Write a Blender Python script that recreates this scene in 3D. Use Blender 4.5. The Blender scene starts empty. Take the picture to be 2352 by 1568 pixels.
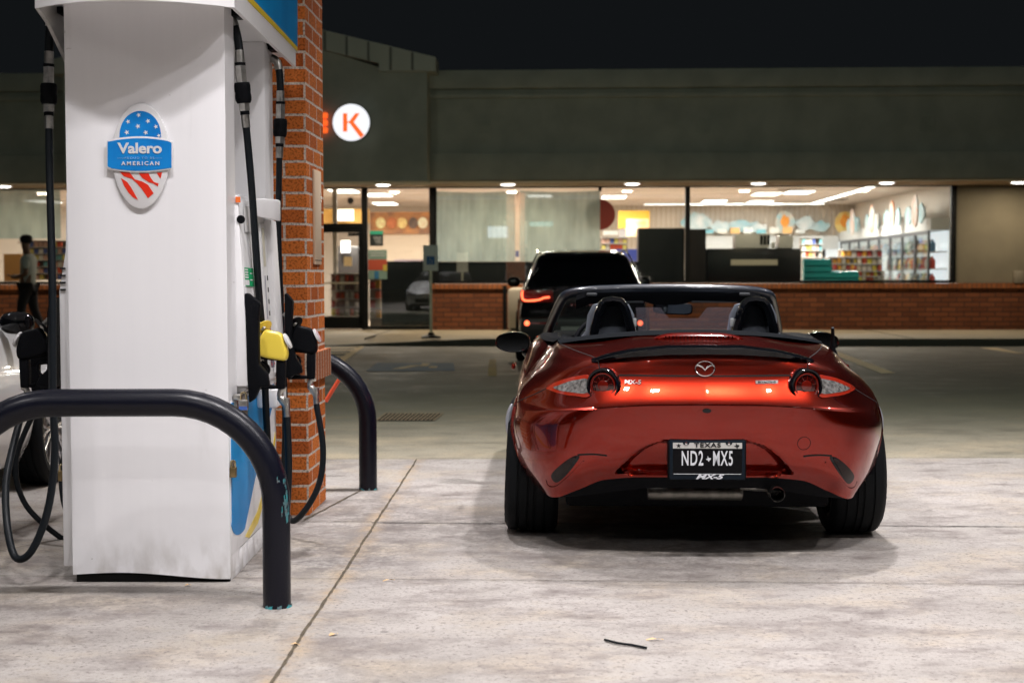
import bpy, bmesh, math, random
import numpy as np
from mathutils import Vector, Matrix
from mathutils.bvhtree import BVHTree
random.seed(7)
R = math.radians
scn = bpy.context.scene
COL = scn.collection

# ------------------------------------------------------------------ camera, world, lamps
CAMH = 1.18
PITCH = math.atan(152 / (50 / 36 * 2352)); ROLL = R(0.1)
cam = bpy.data.cameras.new('camera'); camo = bpy.data.objects.new('camera', cam); COL.objects.link(camo)
camo.matrix_world = Matrix.Translation((0, 0, CAMH)) @ Matrix.Rotation(R(90) - PITCH, 4, 'X') @ Matrix.Rotation(-ROLL, 4, 'Z')
cam.lens = 50; cam.sensor_width = 36; cam.clip_end = 500; cam.clip_start = .05
cam.dof.use_dof = True; cam.dof.focus_distance = 5.95; cam.dof.aperture_fstop = 3.6
scn.camera = camo
scn.view_settings.view_transform = 'Standard'; scn.view_settings.look = 'None'
scn.view_settings.exposure = 0; scn.view_settings.gamma = 1
W = bpy.data.worlds.new('World'); scn.world = W; W.use_nodes = True
bg = W.node_tree.nodes['Background']; bg.inputs[0].default_value = (.75, .88, 1, 1); bg.inputs[1].default_value = .0075
scn.cycles.max_bounces = 7; scn.cycles.diffuse_bounces = 3; scn.cycles.glossy_bounces = 4
scn.cycles.transmission_bounces = 4; scn.cycles.transparent_max_bounces = 10
scn.cycles.caustics_reflective = False; scn.cycles.caustics_refractive = False
scn.cycles.sample_clamp_indirect = 4.0; scn.cycles.use_denoising = True

# station canopy lamps (x, y, watts); the soffit and shop lamps are further down with their fittings
CANOPY_Z = 4.75
CANOPY_LAMPS = [(-4.9, -4.2, 36), (.6, -4.2, 48), (4.9, -4.2, 36), (-4.9, -.7, 50), (-1.2, -.8, 68), (1.6, -.7, 46), (4.9, -.7, 44), (-4.6, 2.0, 50), (-1.1, 3.5, 50),
                (.15, 3.5, 54), (1.4, 3.5, 58), (2.65, 3.5, 54), (3.9, 3.5, 50), (-4.8, 7.9, 85), (-.9, 8.1, 64), (1.5, 7.9, 84), (4.8, 7.9, 84), (-4.9, 10.9, 40), (.5, 10.9, 42), (4.9, 10.9, 40)]  # last three are unseen floods added to brighten the store front
LAMP_COL = (1.0, .962, .975)

F = 50 / 36 * 2352
def ray(x, y):
    a, b = (x - 1176) / F, (784 - y) / F
    c, s = math.cos(-ROLL), math.sin(-ROLL)
    cx, cz = a * c - b * s, a * s + b * c
    return (cx, math.cos(PITCH) + cz * math.sin(PITCH), -math.sin(PITCH) + cz * math.cos(PITCH))
def at(x, y, Y):
    d = ray(x, y); t = Y / d[1]; return Vector((d[0] * t, Y, CAMH + d[2] * t))
def onx(x, y, X):
    d = ray(x, y); t = X / d[0]; return Vector((X, d[1] * t, CAMH + d[2] * t))
def gr(x, y, z=0.):
    d = ray(x, y); t = (z - CAMH) / d[2]; return Vector((d[0] * t, d[1] * t, z))

# ------------------------------------------------------------------ materials
MATS = {}
def mat(name, col, rough=.5, metal=0., coat=0., emit=None, es=0., var=0., vscale=6., bump=0., bscale=40., spec=.5, trans=0., coatr=.03, col2=None):
    if name in MATS: return MATS[name]
    m = bpy.data.materials.new(name); m.use_nodes = True; nt = m.node_tree; b = nt.nodes['Principled BSDF']
    b.inputs['Base Color'].default_value = (*col, 1); b.inputs['Roughness'].default_value = rough
    b.inputs['Metallic'].default_value = metal; b.inputs['Coat Weight'].default_value = coat; b.inputs['Coat Roughness'].default_value = coatr
    b.inputs['Specular IOR Level'].default_value = spec; b.inputs['Transmission Weight'].default_value = trans
    if emit: b.inputs['Emission Color'].default_value = (*emit, 1); b.inputs['Emission Strength'].default_value = es
    tc = nt.nodes.new('ShaderNodeTexCoord')
    if var or col2:
        n = nt.nodes.new('ShaderNodeTexNoise'); n.inputs['Scale'].default_value = vscale; n.inputs['Detail'].default_value = 6
        nt.links.new(tc.outputs['Object'], n.inputs['Vector'])
        r = nt.nodes.new('ShaderNodeValToRGB'); r.color_ramp.elements[0].position = .35; r.color_ramp.elements[1].position = .65
        c2 = col2 or tuple(min(1, c * (1 + var)) for c in col); c1 = col if col2 else tuple(c * (1 - var) for c in col)
        r.color_ramp.elements[0].color = (*c1, 1); r.color_ramp.elements[1].color = (*c2, 1)
        nt.links.new(n.outputs['Fac'], r.inputs['Fac']); nt.links.new(r.outputs['Color'], b.inputs['Base Color'])
    if bump:
        n = nt.nodes.new('ShaderNodeTexNoise'); n.inputs['Scale'].default_value = bscale; n.inputs['Detail'].default_value = 4
        nt.links.new(tc.outputs['Object'], n.inputs['Vector'])
        u = nt.nodes.new('ShaderNodeBump'); u.inputs['Strength'].default_value = bump; u.inputs['Distance'].default_value = .01
        nt.links.new(n.outputs['Fac'], u.inputs['Height']); nt.links.new(u.outputs['Normal'], b.inputs['Normal'])
    MATS[name] = m; return m
def glassmat(name, tint=(1, 1, 1), ior=1.45, rough=.0, extra=0.):
    if name in MATS: return MATS[name]
    m = bpy.data.materials.new(name); m.use_nodes = True; nt = m.node_tree; nt.nodes.clear(); L = nt.links.new
    o = nt.nodes.new('ShaderNodeOutputMaterial'); mx = nt.nodes.new('ShaderNodeMixShader'); ge = nt.nodes.new('ShaderNodeNewGeometry')
    dt = nt.nodes.new('ShaderNodeVectorMath'); dt.operation = 'DOT_PRODUCT'; L(ge.outputs['Normal'], dt.inputs[0]); L(ge.outputs['Incoming'], dt.inputs[1])
    def M(op, a, b=None):
        n = nt.nodes.new('ShaderNodeMath'); n.operation = op
        for k, q in enumerate((a, b)):
            if q is None: continue
            if isinstance(q, (int, float)): n.inputs[k].default_value = q
            else: L(q, n.inputs[k])
        return n.outputs[0]
    f = M('POWER', M('SUBTRACT', 1., M('ABSOLUTE', dt.outputs['Value'])), 5.); F0 = ((ior - 1) / (ior + 1)) ** 2 * 2 + extra
    f = M('ADD', M('MULTIPLY', f, 1 - F0), F0)
    t = nt.nodes.new('ShaderNodeBsdfTransparent'); t.inputs[0].default_value = (*tint, 1)
    g = nt.nodes.new('ShaderNodeBsdfGlossy'); g.inputs['Roughness'].default_value = rough
    L(f, mx.inputs[0]); L(t.outputs[0], mx.inputs[1]); L(g.outputs[0], mx.inputs[2]); L(mx.outputs[0], o.inputs[0])
    MATS[name] = m; return m
def brickmat(name, c1, c2, mortar, bw=.21, rh=.0755, ms=.0072, speck=.55, soldier=False):
    m = bpy.data.materials.new(name); m.use_nodes = True; nt = m.node_tree; b = nt.nodes['Principled BSDF']; L = nt.links.new
    uv = nt.nodes.new('ShaderNodeTexCoord')
    br = nt.nodes.new('ShaderNodeTexBrick'); br.inputs['Scale'].default_value = 1; br.inputs['Brick Width'].default_value = bw
    br.inputs['Row Height'].default_value = rh; br.inputs['Mortar Size'].default_value = ms; br.inputs['Mortar Smooth'].default_value = .25
    br.offset = 0 if soldier else .5
    br.inputs['Color1'].default_value = (*c1, 1); br.inputs['Color2'].default_value = (*c2, 1); br.inputs['Mortar'].default_value = (*mortar, 1)
    # wobble the joints a little so they are not ruler-straight
    wn = nt.nodes.new('ShaderNodeTexNoise'); wn.inputs['Scale'].default_value = 14; L(uv.outputs['UV'], wn.inputs['Vector'])
    wm = nt.nodes.new('ShaderNodeVectorMath'); wm.operation = 'SCALE'; wm.inputs['Scale'].default_value = .007; L(wn.outputs['Color'], wm.inputs[0])
    wa = nt.nodes.new('ShaderNodeVectorMath'); wa.operation = 'ADD'; L(uv.outputs['UV'], wa.inputs[0]); L(wm.outputs[0], wa.inputs[1])
    L(wa.outputs[0], br.inputs['Vector'])
    n = nt.nodes.new('ShaderNodeTexNoise'); n.inputs['Scale'].default_value = 90; n.inputs['Detail'].default_value = 5; L(uv.outputs['UV'], n.inputs['Vector'])
    r = nt.nodes.new('ShaderNodeValToRGB'); r.color_ramp.elements[0].position = .36; r.color_ramp.elements[1].position = .52
    r.color_ramp.elements[0].color = (1 - speck, 1 - speck, 1 - speck, 1); L(n.outputs['Fac'], r.inputs['Fac'])
    mx = nt.nodes.new('ShaderNodeMix'); mx.data_type = 'RGBA'; mx.blend_type = 'MULTIPLY'; mx.inputs[0].default_value = 1
    L(br.outputs['Color'], mx.inputs[6]); L(r.outputs['Color'], mx.inputs[7])
    n2 = nt.nodes.new('ShaderNodeTexNoise'); n2.inputs['Scale'].default_value = 2.2; n2.inputs['Detail'].default_value = 3; L(uv.outputs['UV'], n2.inputs['Vector'])
    r2 = nt.nodes.new('ShaderNodeMapRange'); r2.inputs['To Min'].default_value = .75; r2.inputs['To Max'].default_value = 1.2; L(n2.outputs['Fac'], r2.inputs['Value'])
    m2 = nt.nodes.new('ShaderNodeVectorMath'); m2.operation = 'SCALE'; L(mx.outputs[2], m2.inputs[0]); L(r2.outputs[0], m2.inputs['Scale'])
    L(m2.outputs[0], b.inputs['Base Color']); b.inputs['Roughness'].default_value = .85; b.inputs['Specular IOR Level'].default_value = .15
    sb = nt.nodes.new('ShaderNodeMath'); sb.operation = 'SUBTRACT'; sb.inputs[0].default_value = 1; L(br.outputs['Fac'], sb.inputs[1])
    ad = nt.nodes.new('ShaderNodeMath'); ad.operation = 'MULTIPLY_ADD'; ad.inputs[1].default_value = .35; L(n.outputs['Fac'], ad.inputs[0]); L(sb.outputs[0], ad.inputs[2])
    bp = nt.nodes.new('ShaderNodeBump'); bp.inputs['Strength'].default_value = .7; bp.inputs['Distance'].default_value = .006
    L(ad.outputs[0], bp.inputs['Height']); L(bp.outputs[0], b.inputs['Normal'])
    return m
def groundmat(name, base, dark, tan, stain, rough=.75, sc=1., patches=(), line=False, falloff=None):
    m = bpy.data.materials.new(name); m.use_nodes = True; nt = m.node_tree; b = nt.nodes['Principled BSDF']; L = nt.links.new
    tc = nt.nodes.new('ShaderNodeTexCoord')
    def noise(s, d=6, ro=.6, st=(1, 1, 1), dist=0.):
        mp = nt.nodes.new('ShaderNodeMapping'); mp.inputs['Scale'].default_value = st; L(tc.outputs['Object'], mp.inputs['Vector'])
        n = nt.nodes.new('ShaderNodeTexNoise'); n.inputs['Scale'].default_value = s; n.inputs['Detail'].default_value = d; n.inputs['Roughness'].default_value = ro
        n.inputs['Distortion'].default_value = dist; L(mp.outputs[0], n.inputs['Vector']); return n.outputs['Fac']
    def ramp(f, a, c):
        r = nt.nodes.new('ShaderNodeMapRange'); r.inputs['From Min'].default_value = a; r.inputs['From Max'].default_value = c; L(f, r.inputs['Value']); return r.outputs[0]
    def mix(f, c1, c2, mode='MIX'):
        x = nt.nodes.new('ShaderNodeMix'); x.data_type = 'RGBA'; x.blend_type = mode; L(f, x.inputs[0])
        for i, c in ((6, c1), (7, c2)):
            if isinstance(c, tuple): x.inputs[i].default_value = (*c, 1)
            else: L(c, x.inputs[i])
        return x.outputs[2]
    c = mix(ramp(noise(1.1 * sc, 8, .7), .40, .60), base, dark)
    c = mix(ramp(noise(1.7 * sc, 7, .66, (1, 1.3, 1)), .48, .66), c, tan)
    c = mix(ramp(noise(6 * sc, 9, .8), .46, .74), c, dark)
    st = ramp(noise(2.3 * sc, 10, .78, (1, 1.8, 1)), .49, .66)
    c = mix(st, c, stain)
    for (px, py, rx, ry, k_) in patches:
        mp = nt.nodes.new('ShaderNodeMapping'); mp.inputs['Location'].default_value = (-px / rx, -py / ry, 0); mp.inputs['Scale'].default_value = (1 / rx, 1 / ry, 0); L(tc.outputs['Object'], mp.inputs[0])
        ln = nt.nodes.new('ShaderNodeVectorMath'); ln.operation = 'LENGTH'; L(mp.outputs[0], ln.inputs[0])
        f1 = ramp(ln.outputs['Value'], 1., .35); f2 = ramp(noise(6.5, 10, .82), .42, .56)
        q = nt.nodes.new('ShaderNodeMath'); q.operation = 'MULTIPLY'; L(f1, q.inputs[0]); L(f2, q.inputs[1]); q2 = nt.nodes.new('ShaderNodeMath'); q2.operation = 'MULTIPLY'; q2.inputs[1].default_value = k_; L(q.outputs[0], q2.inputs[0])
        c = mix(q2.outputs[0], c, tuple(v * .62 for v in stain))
    if line:
        sx = nt.nodes.new('ShaderNodeSeparateXYZ'); L(tc.outputs['Object'], sx.inputs[0])
        m1 = nt.nodes.new('ShaderNodeMath'); m1.operation = 'MULTIPLY_ADD'; m1.inputs[1].default_value = -.0173; m1.inputs[2].default_value = .767; L(sx.outputs['Y'], m1.inputs[0])
        m2 = nt.nodes.new('ShaderNodeMath'); m2.operation = 'ADD'; L(m1.outputs[0], m2.inputs[0]); L(sx.outputs['X'], m2.inputs[1]); m3 = nt.nodes.new('ShaderNodeMath'); m3.operation = 'ABSOLUTE'; L(m2.outputs[0], m3.inputs[0])
        q = nt.nodes.new('ShaderNodeMath'); q.operation = 'MULTIPLY'; L(ramp(m3.outputs[0], .075, .0), q.inputs[0]); L(ramp(noise(5, 8, .75), .42, .62), q.inputs[1]); c = mix(q.outputs[0], c, (.37, .275, .175))
    c = mix(ramp(noise(55, 5, .75), .54, .66), c, stain)
    v = nt.nodes.new('ShaderNodeTexVoronoi'); v.inputs['Scale'].default_value = 3.2; L(tc.outputs['Object'], v.inputs['Vector'])
    sp = nt.nodes.new('ShaderNodeMath'); sp.operation = 'LESS_THAN'; sp.inputs[1].default_value = .045; L(v.outputs['Distance'], sp.inputs[0])
    sm = nt.nodes.new('ShaderNodeMath'); sm.operation = 'MULTIPLY'; sm.inputs[1].default_value = .45; L(sp.outputs[0], sm.inputs[0])
    c = mix(sm.outputs[0], c, tuple(v_ * .5 for v_ in stain))
    if falloff:   # canopy light dying away with distance, painted in as a darker tone
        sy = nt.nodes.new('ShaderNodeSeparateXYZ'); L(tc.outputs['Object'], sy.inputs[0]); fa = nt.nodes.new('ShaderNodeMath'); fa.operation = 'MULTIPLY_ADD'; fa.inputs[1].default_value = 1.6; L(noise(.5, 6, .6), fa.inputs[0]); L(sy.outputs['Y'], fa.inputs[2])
        fm_ = nt.nodes.new('ShaderNodeMapRange'); fm_.inputs['From Min'].default_value = falloff[0] + .8; fm_.inputs['From Max'].default_value = falloff[1] + .8; fm_.inputs['To Max'].default_value = .94; L(fa.outputs[0], fm_.inputs['Value'])
        dk = mix(ramp(noise(1.3, 8, .7), .4, .65), falloff[2], tuple(v * .72 for v in falloff[2])); c = mix(fm_.outputs[0], c, dk)
    fine = ramp(noise(160, 3, .8), .3, .7)
    r2 = nt.nodes.new('ShaderNodeMapRange'); r2.inputs['To Min'].default_value = .86; r2.inputs['To Max'].default_value = 1.1; L(fine, r2.inputs['Value'])
    vm = nt.nodes.new('ShaderNodeVectorMath'); vm.operation = 'SCALE'; L(c, vm.inputs[0]); L(r2.outputs[0], vm.inputs['Scale'])
    L(vm.outputs[0], b.inputs['Base Color']); b.inputs['Roughness'].default_value = rough
    rr = nt.nodes.new('ShaderNodeMapRange'); rr.inputs['To Min'].default_value = rough; rr.inputs['To Max'].default_value = rough - .25; L(st, rr.inputs['Value']); L(rr.outputs[0], b.inputs['Roughness'])
    bp = nt.nodes.new('ShaderNodeBump'); bp.inputs['Strength'].default_value = .25; bp.inputs['Distance'].default_value = .004; L(fine, bp.inputs['Height']); L(bp.outputs[0], b.inputs['Normal'])
    return m

M_BLACK = mat('black_plastic', (.005, .0055, .007), .5, spec=.06, bump=.15, bscale=180)
M_GLOSSBLACK = mat('gloss_black', (.003, .0035, .005), .08, coat=.5, spec=.1)
M_RUBBER = mat('black_rubber', (.005, .0062, .0075), .62, spec=.15, bump=.2, bscale=120)
M_HOSE = mat('hose_rubber', (.006, .0085, .011), .42, spec=.22)
M_CHROME = mat('chrome', (.75, .76, .78), .12, 1.)
M_STEEL = mat('dull_steel', (.5, .49, .46), .36, 1., var=.25, vscale=30)
M_WHITEPAINT = mat('white_enamel', (.80, .80, .81), .38, var=.03, vscale=3, bump=.03, bscale=4)
def paintmat():
    m = bpy.data.materials.new('panel_enamel'); m.use_nodes = True; nt = m.node_tree; b = nt.nodes['Principled BSDF']; L = nt.links.new; b.inputs['Roughness'].default_value = .36
    tc = nt.nodes.new('ShaderNodeTexCoord')
    def nz_(st, sc, d, a, c):
        mp = nt.nodes.new('ShaderNodeMapping'); mp.inputs['Scale'].default_value = st; L(tc.outputs['Object'], mp.inputs[0]); n = nt.nodes.new('ShaderNodeTexNoise'); n.inputs['Scale'].default_value = sc; n.inputs['Detail'].default_value = d; L(mp.outputs[0], n.inputs['Vector'])
        r = nt.nodes.new('ShaderNodeMapRange'); r.inputs['From Min'].default_value = a; r.inputs['From Max'].default_value = c; L(n.outputs['Fac'], r.inputs['Value']); return r.outputs[0]
    def mix(f, c1, c2):
        x = nt.nodes.new('ShaderNodeMix'); x.data_type = 'RGBA'; L(f, x.inputs[0])
        for i, c in ((6, c1), (7, c2)):
            if isinstance(c, tuple): x.inputs[i].default_value = (*c, 1)
            else: L(c, x.inputs[i])
        return x.outputs[2]
    c = mix(nz_((1, 1, .03), 45, 3, .3, .75), (.86, .86, .88), (.845, .845, .865)); c = mix(nz_((1, 1, .12), 9, 6, .64, .95), c, (.60, .60, .59)); c = mix(nz_((1, 1, 1.8), 16, 8, .72, .76), c, (.40, .39, .38))
    gz = nt.nodes.new('ShaderNodeSeparateXYZ'); L(tc.outputs['Object'], gz.inputs[0]); gm = nt.nodes.new('ShaderNodeMapRange'); gm.inputs['From Min'].default_value = .22; gm.inputs['From Max'].default_value = .0; gm.inputs['To Max'].default_value = .8; L(gz.outputs['Z'], gm.inputs['Value'])
    mu = nt.nodes.new('ShaderNodeMath'); mu.operation = 'MULTIPLY'; L(gm.outputs[0], mu.inputs[0]); L(nz_((1, 1, .5), 12, 6, .45, .7), mu.inputs[1]); c = mix(mu.outputs[0], c, (.36, .33, .29))
    L(c, b.inputs['Base Color']); return m
M_PANEL = paintmat()
M_WHITEDIRTY = mat('grubby_white', (.66, .66, .66), .5, var=.1, vscale=9)
M_DARKGAP = mat('dark_gap', (.004, .004, .004), .9)
M_ORANGE = mat('orange_sticker', (.8, .16, .02), .6)

# ------------------------------------------------------------------ mesh helpers
def link(name, me, m=None, parent=None, smooth=False):
    o = bpy.data.objects.new(name, me); COL.objects.link(o)
    if m is not None:
        for k in (m if isinstance(m, (list, tuple)) else [m]): me.materials.append(k)
    if parent: o.parent = parent
    if smooth: me.polygons.foreach_set('use_smooth', [True] * len(me.polygons))
    return o
class MB:
    def __init__(s): s.v = []; s.f = []; s.mi = []
    def add(s, vs, fs, mi=0):
        n = len(s.v); s.v += [tuple(v) for v in vs]; s.f += [tuple(i + n for i in f) for f in fs]; s.mi += [mi] * len(fs); return s
    def box(s, a, b, mi=0):
        x0, y0, z0 = (min(a[i], b[i]) for i in range(3)); x1, y1, z1 = (max(a[i], b[i]) for i in range(3))
        return s.add([(x0, y0, z0), (x1, y0, z0), (x1, y1, z0), (x0, y1, z0), (x0, y0, z1), (x1, y0, z1), (x1, y1, z1), (x0, y1, z1)],
                     [(3, 2, 1, 0), (4, 5, 6, 7), (0, 1, 5, 4), (1, 2, 6, 5), (2, 3, 7, 6), (3, 0, 4, 7)], mi)
    def tube(s, pts, r, seg=14, caps=True, mi=0, flat=1.):
        pts = [Vector(p) for p in pts]; n = len(pts); rs = r if isinstance(r, (list, tuple)) else [r] * n
        up = None; vs = []
        for i, p in enumerate(pts):
            t = (pts[min(i + 1, n - 1)] - pts[max(i - 1, 0)]).normalized()
            if up is None: up = t.orthogonal().normalized()
            up = (up - t * up.dot(t)).normalized(); w = t.cross(up)
            for k in range(seg):
                a = 2 * math.pi * k / seg; vs.append(p + (up * math.cos(a) + w * math.sin(a) * flat) * rs[i])
        fs = [(i * seg + k, i * seg + (k + 1) % seg, (i + 1) * seg + (k + 1) % seg, (i + 1) * seg + k) for i in range(n - 1) for k in range(seg)]
        if caps: fs += [tuple(range(seg - 1, -1, -1)), tuple((n - 1) * seg + k for k in range(seg))]
        return s.add(vs, fs, mi)
    def lathe(s, prof, c=(0, 0, 0), axis='Z', seg=32, mi=0, caps=False):
        vs = []
        for (r, h) in prof:
            for k in range(seg):
                a = 2 * math.pi * k / seg; x, y = r * math.cos(a), r * math.sin(a)
                p = {'Z': (x, y, h), 'X': (h, x, y), 'Y': (x, h, y)}[axis]; vs.append((p[0] + c[0], p[1] + c[1], p[2] + c[2]))
        n = len(prof)
        fs = [(i * seg + k, i * seg + (k + 1) % seg, (i + 1) * seg + (k + 1) % seg, (i + 1) * seg + k) for i in range(n - 1) for k in range(seg)]
        if caps: fs += [tuple(range(seg - 1, -1, -1)), tuple((n - 1) * seg + k for k in range(seg))]
        return s.add(vs, fs, mi)
    def prism(s, poly, d, mi=0):
        """poly: coplanar 3-D outline, d: extrusion vector"""
        n = len(poly); d = Vector(d); p = [Vector(q) for q in poly]
        return s.add(p + [q + d for q in p], [tuple(range(n - 1, -1, -1)), tuple(range(n, 2 * n))] + [(i, (i + 1) % n, (i + 1) % n + n, i + n) for i in range(n)], mi)
    def grid(s, P, mi=0, close=False):
        h, w = len(P), len(P[0]); vs = [p for row in P for p in row]
        fs = [(i * w + j, i * w + (j + 1) % w, (i + 1) * w + (j + 1) % w, (i + 1) * w + j) for i in range(h - 1) for j in range(w - (0 if close else 1))]
        return s.add(vs, fs, mi)
    def build(s, name, m, parent=None, smooth=False, bevel=0., bseg=2, fixn=True, merge=True):
        me = bpy.data.meshes.new(name); me.from_pydata(s.v, [], s.f); me.polygons.foreach_set('material_index', s.mi)
        bm = bmesh.new(); bm.from_mesh(me)
        if merge: bmesh.ops.remove_doubles(bm, verts=bm.verts, dist=1e-5)
        if fixn: bmesh.ops.recalc_face_normals(bm, faces=bm.faces)
        if bevel:
            es = [e for e in bm.edges if len(e.link_faces) == 2 and e.calc_face_angle(0) > .5]
            bmesh.ops.bevel(bm, geom=es, offset=bevel, segments=bseg, profile=.5, affect='EDGES', clamp_overlap=True)
        bm.to_mesh(me); bm.free()
        o = link(name, me, m, parent)
        if smooth or bevel:
            me.polygons.foreach_set('use_smooth', [True] * len(me.polygons))
            try:
                me.set_sharp_from_angle(angle=R(38))
            except Exception: pass
        return o
def box(name, a, b, m, parent=None, bevel=0.): return MB().box(a, b).build(name, m, parent, bevel=bevel)
def tube(name, pts, r, m, parent=None, seg=14, sm=0, flat=1.):
    if sm: pts = smoothpts(pts, sm)
    return MB().tube(pts, r, seg, flat=flat).build(name, m, parent, smooth=True)
def smoothpts(P, k=6):
    P = [Vector(p) for p in P]; o = []
    for i in range(len(P) - 1):
        p0, p1, p2, p3 = P[max(i - 1, 0)], P[i], P[i + 1], P[min(i + 2, len(P) - 1)]
        for j in range(k):
            t = j / k; o.append(.5 * ((2 * p1) + (p2 - p0) * t + (2 * p0 - 5 * p1 + 4 * p2 - p3) * t * t + (3 * p1 - p0 - 3 * p2 + p3) * t ** 3))
    o.append(P[-1]); return o
def tag(o, label=None, cat=None, group=None, kind=None):
    if label: o['label'] = label
    if cat: o['category'] = cat
    if group: o['group'] = group
    if kind: o['kind'] = kind
    return o
def empty(name, loc=(0, 0, 0), rz=0., label=None, cat=None, group=None):
    o = bpy.data.objects.new(name, None); COL.objects.link(o); o.location = loc; o.rotation_euler = (0, 0, rz); o.empty_display_size = .1
    return tag(o, label, cat, group)
def copy_tree(o, parent=None):
    c = o.copy(); COL.objects.link(c); c.parent = parent
    for ch in list(o.children): copy_tree(ch, c)
    return c
def boxuv(o):
    me = o.data; uv = me.uv_layers.new(name='UVMap') if not me.uv_layers else me.uv_layers[0]
    for p in me.polygons:
        n = p.normal
        for li in p.loop_indices:
            v = me.vertices[me.loops[li].vertex_index].co
            if abs(n.z) > .8: uv.data[li].uv = (v.x, v.y)
            elif abs(n.x) > abs(n.y): uv.data[li].uv = (v.y, v.z)
            else: uv.data[li].uv = (v.x, v.z)
    return o
def textmesh(body, size, extrude=.001, offset=0., shear=0., spacing=1.):
    cu = bpy.data.curves.new('t', 'FONT'); cu.body = body; cu.size = size; cu.extrude = extrude; cu.offset = offset; cu.shear = shear
    cu.space_character = spacing; cu.align_x = 'CENTER'; cu.align_y = 'CENTER'; cu.resolution_u = 4
    o = bpy.data.objects.new('t', cu); COL.objects.link(o)
    bpy.context.view_layer.update()
    me = bpy.data.meshes.new_from_object(o.evaluated_get(bpy.context.evaluated_depsgraph_get()))
    bpy.data.objects.remove(o); bpy.data.curves.remove(cu); me.materials.clear(); return me
def text(name, body, size, m, parent, loc, axis='-Y', sx=1., **k):
    """axis: direction the lettering faces"""
    me = textmesh(body, size, **k)
    rot = {'-Y': Matrix.Rotation(R(90), 4, 'X'), '+X': Matrix.Rotation(R(90), 4, 'Z') @ Matrix.Rotation(R(90), 4, 'X')}[axis]
    me.transform(Matrix.Translation(loc) @ rot @ Matrix.Diagonal((sx, 1, 1, 1)))
    return link(name, me, m, parent)
def star(cx, cz, r, rot=0., inner=.42):
    return [(cx + (r if k % 2 == 0 else r * inner) * math.sin(rot + k * math.pi / 5), cz + (r if k % 2 == 0 else r * inner) * math.cos(rot + k * math.pi / 5)) for k in range(10)]
def ell(cx, cz, a, b, n=40, t0=0., t1=2 * math.pi):
    full = abs(t1 - t0 - 2 * math.pi) < 1e-6; m = n if full else n - 1
    return [(cx + a * math.cos(t0 + (t1 - t0) * k / m), cz + b * math.sin(t0 + (t1 - t0) * k / m)) for k in range(n)]
def flat_y(poly, y, th):   # outline in x,z -> prism facing -Y
    return [(p[0], y, p[1]) for p in poly], (0, -th, 0)

# ------------------------------------------------------------------ ground
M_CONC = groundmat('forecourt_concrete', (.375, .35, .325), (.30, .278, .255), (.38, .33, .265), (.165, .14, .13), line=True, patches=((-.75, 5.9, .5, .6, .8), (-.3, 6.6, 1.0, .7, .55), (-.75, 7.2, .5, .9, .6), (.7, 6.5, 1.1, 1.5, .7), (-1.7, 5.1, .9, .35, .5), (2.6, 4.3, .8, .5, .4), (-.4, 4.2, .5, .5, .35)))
M_LOT = groundmat('worn_lot_concrete', (.36, .325, .25), (.29, .265, .20), (.40, .34, .24), (.16, .145, .11), .7, .6, falloff=(10.2, 14.5, (.105, .105, .085)))
M_WALK = groundmat('sidewalk_concrete', (.30, .26, .19), (.25, .22, .16), (.32, .27, .18), (.17, .145, .1), .8, .8)
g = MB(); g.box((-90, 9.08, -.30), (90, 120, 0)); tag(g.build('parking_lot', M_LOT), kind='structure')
fo = MB(); fo.box((-60, -60, -.3), (60, 9.08, .004)); tag(fo.build('forecourt', M_CONC), kind='structure')
jm = mat('joint_filler', (.06, .045, .03), .9, col2=(.10, .08, .05), vscale=20)
def joint(name, p, q, w, seed, z=.0075, m=jm):
    rr = random.Random(seed); n = max(4, int((Vector(q) - Vector(p)).length / .035)); p, q = Vector((*p[:2], 0)), Vector((*q[:2], 0)); d = (q - p); nn = Vector((-d.y, d.x, 0)).normalized()
    P = []; off = 0
    for i in range(n + 1):
        off = off * .8 + rr.uniform(-.0015, .0015); a = w * rr.uniform(.5, 1.2); c = p + d * i / n + nn * off
        P.append([(c + nn * a / 2 + Vector((0, 0, z))), (c - nn * a / 2 + Vector((0, 0, z)))])
    o = MB().grid(P).build(name, m, merge=False); return tag(o, kind='structure')
joint('expansion_joint', (-.715, 3.0), (-.61, 9.06), .012, 1)
joint('expansion_joint', (-.67, 6.72), (9, 6.28), .012, 2, m=M_DARKGAP)
joint('expansion_joint', (-9, 5.86), (9, 5.02), .0045, 3)
joint('expansion_joint', (-9, 6.9), (-.67, 6.75), .006, 4)
joint('expansion_joint', (-1.0, 6.8), (-.83, 7.75), .012, 5)
joint('expansion_joint', (-2.6, 5.4), (-1.2, 7.6), .006, 6)
joint('expansion_joint', (-60, 9.085), (60, 9.085), .01, 7)
joint('expansion_joint', (4.4, -5), (4.6, 9.0), .01, 8)
# drain
dr = empty('drain_grate', (0, 0, 0), 0, 'rusty slotted drain grate set in the dark pavement beyond the far hoop', 'drain')
a, b_, c, d = gr(865, 967), gr(995, 967), gr(1017, 950), gr(887, 950)
MB().add([a + Vector((0, 0, .004)), b_ + Vector((0, 0, .004)), c + Vector((0, 0, .004)), d + Vector((0, 0, .004))], [(0, 1, 2, 3)]).build('pit', M_DARKGAP, dr)
mm = MB()
for i in range(15):
    t = i / 14; p, q = a.lerp(b_, t), d.lerp(c, t); mm.add([p + Vector((-.009, 0, .009)), p + Vector((.009, 0, .009)), q + Vector((.009, 0, .009)), q + Vector((-.009, 0, .009))], [(0, 1, 2, 3)])
mm.build('bars', mat('rusty_iron', (.30, .22, .14), .7, .1, var=.3, vscale=20), dr)
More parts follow.
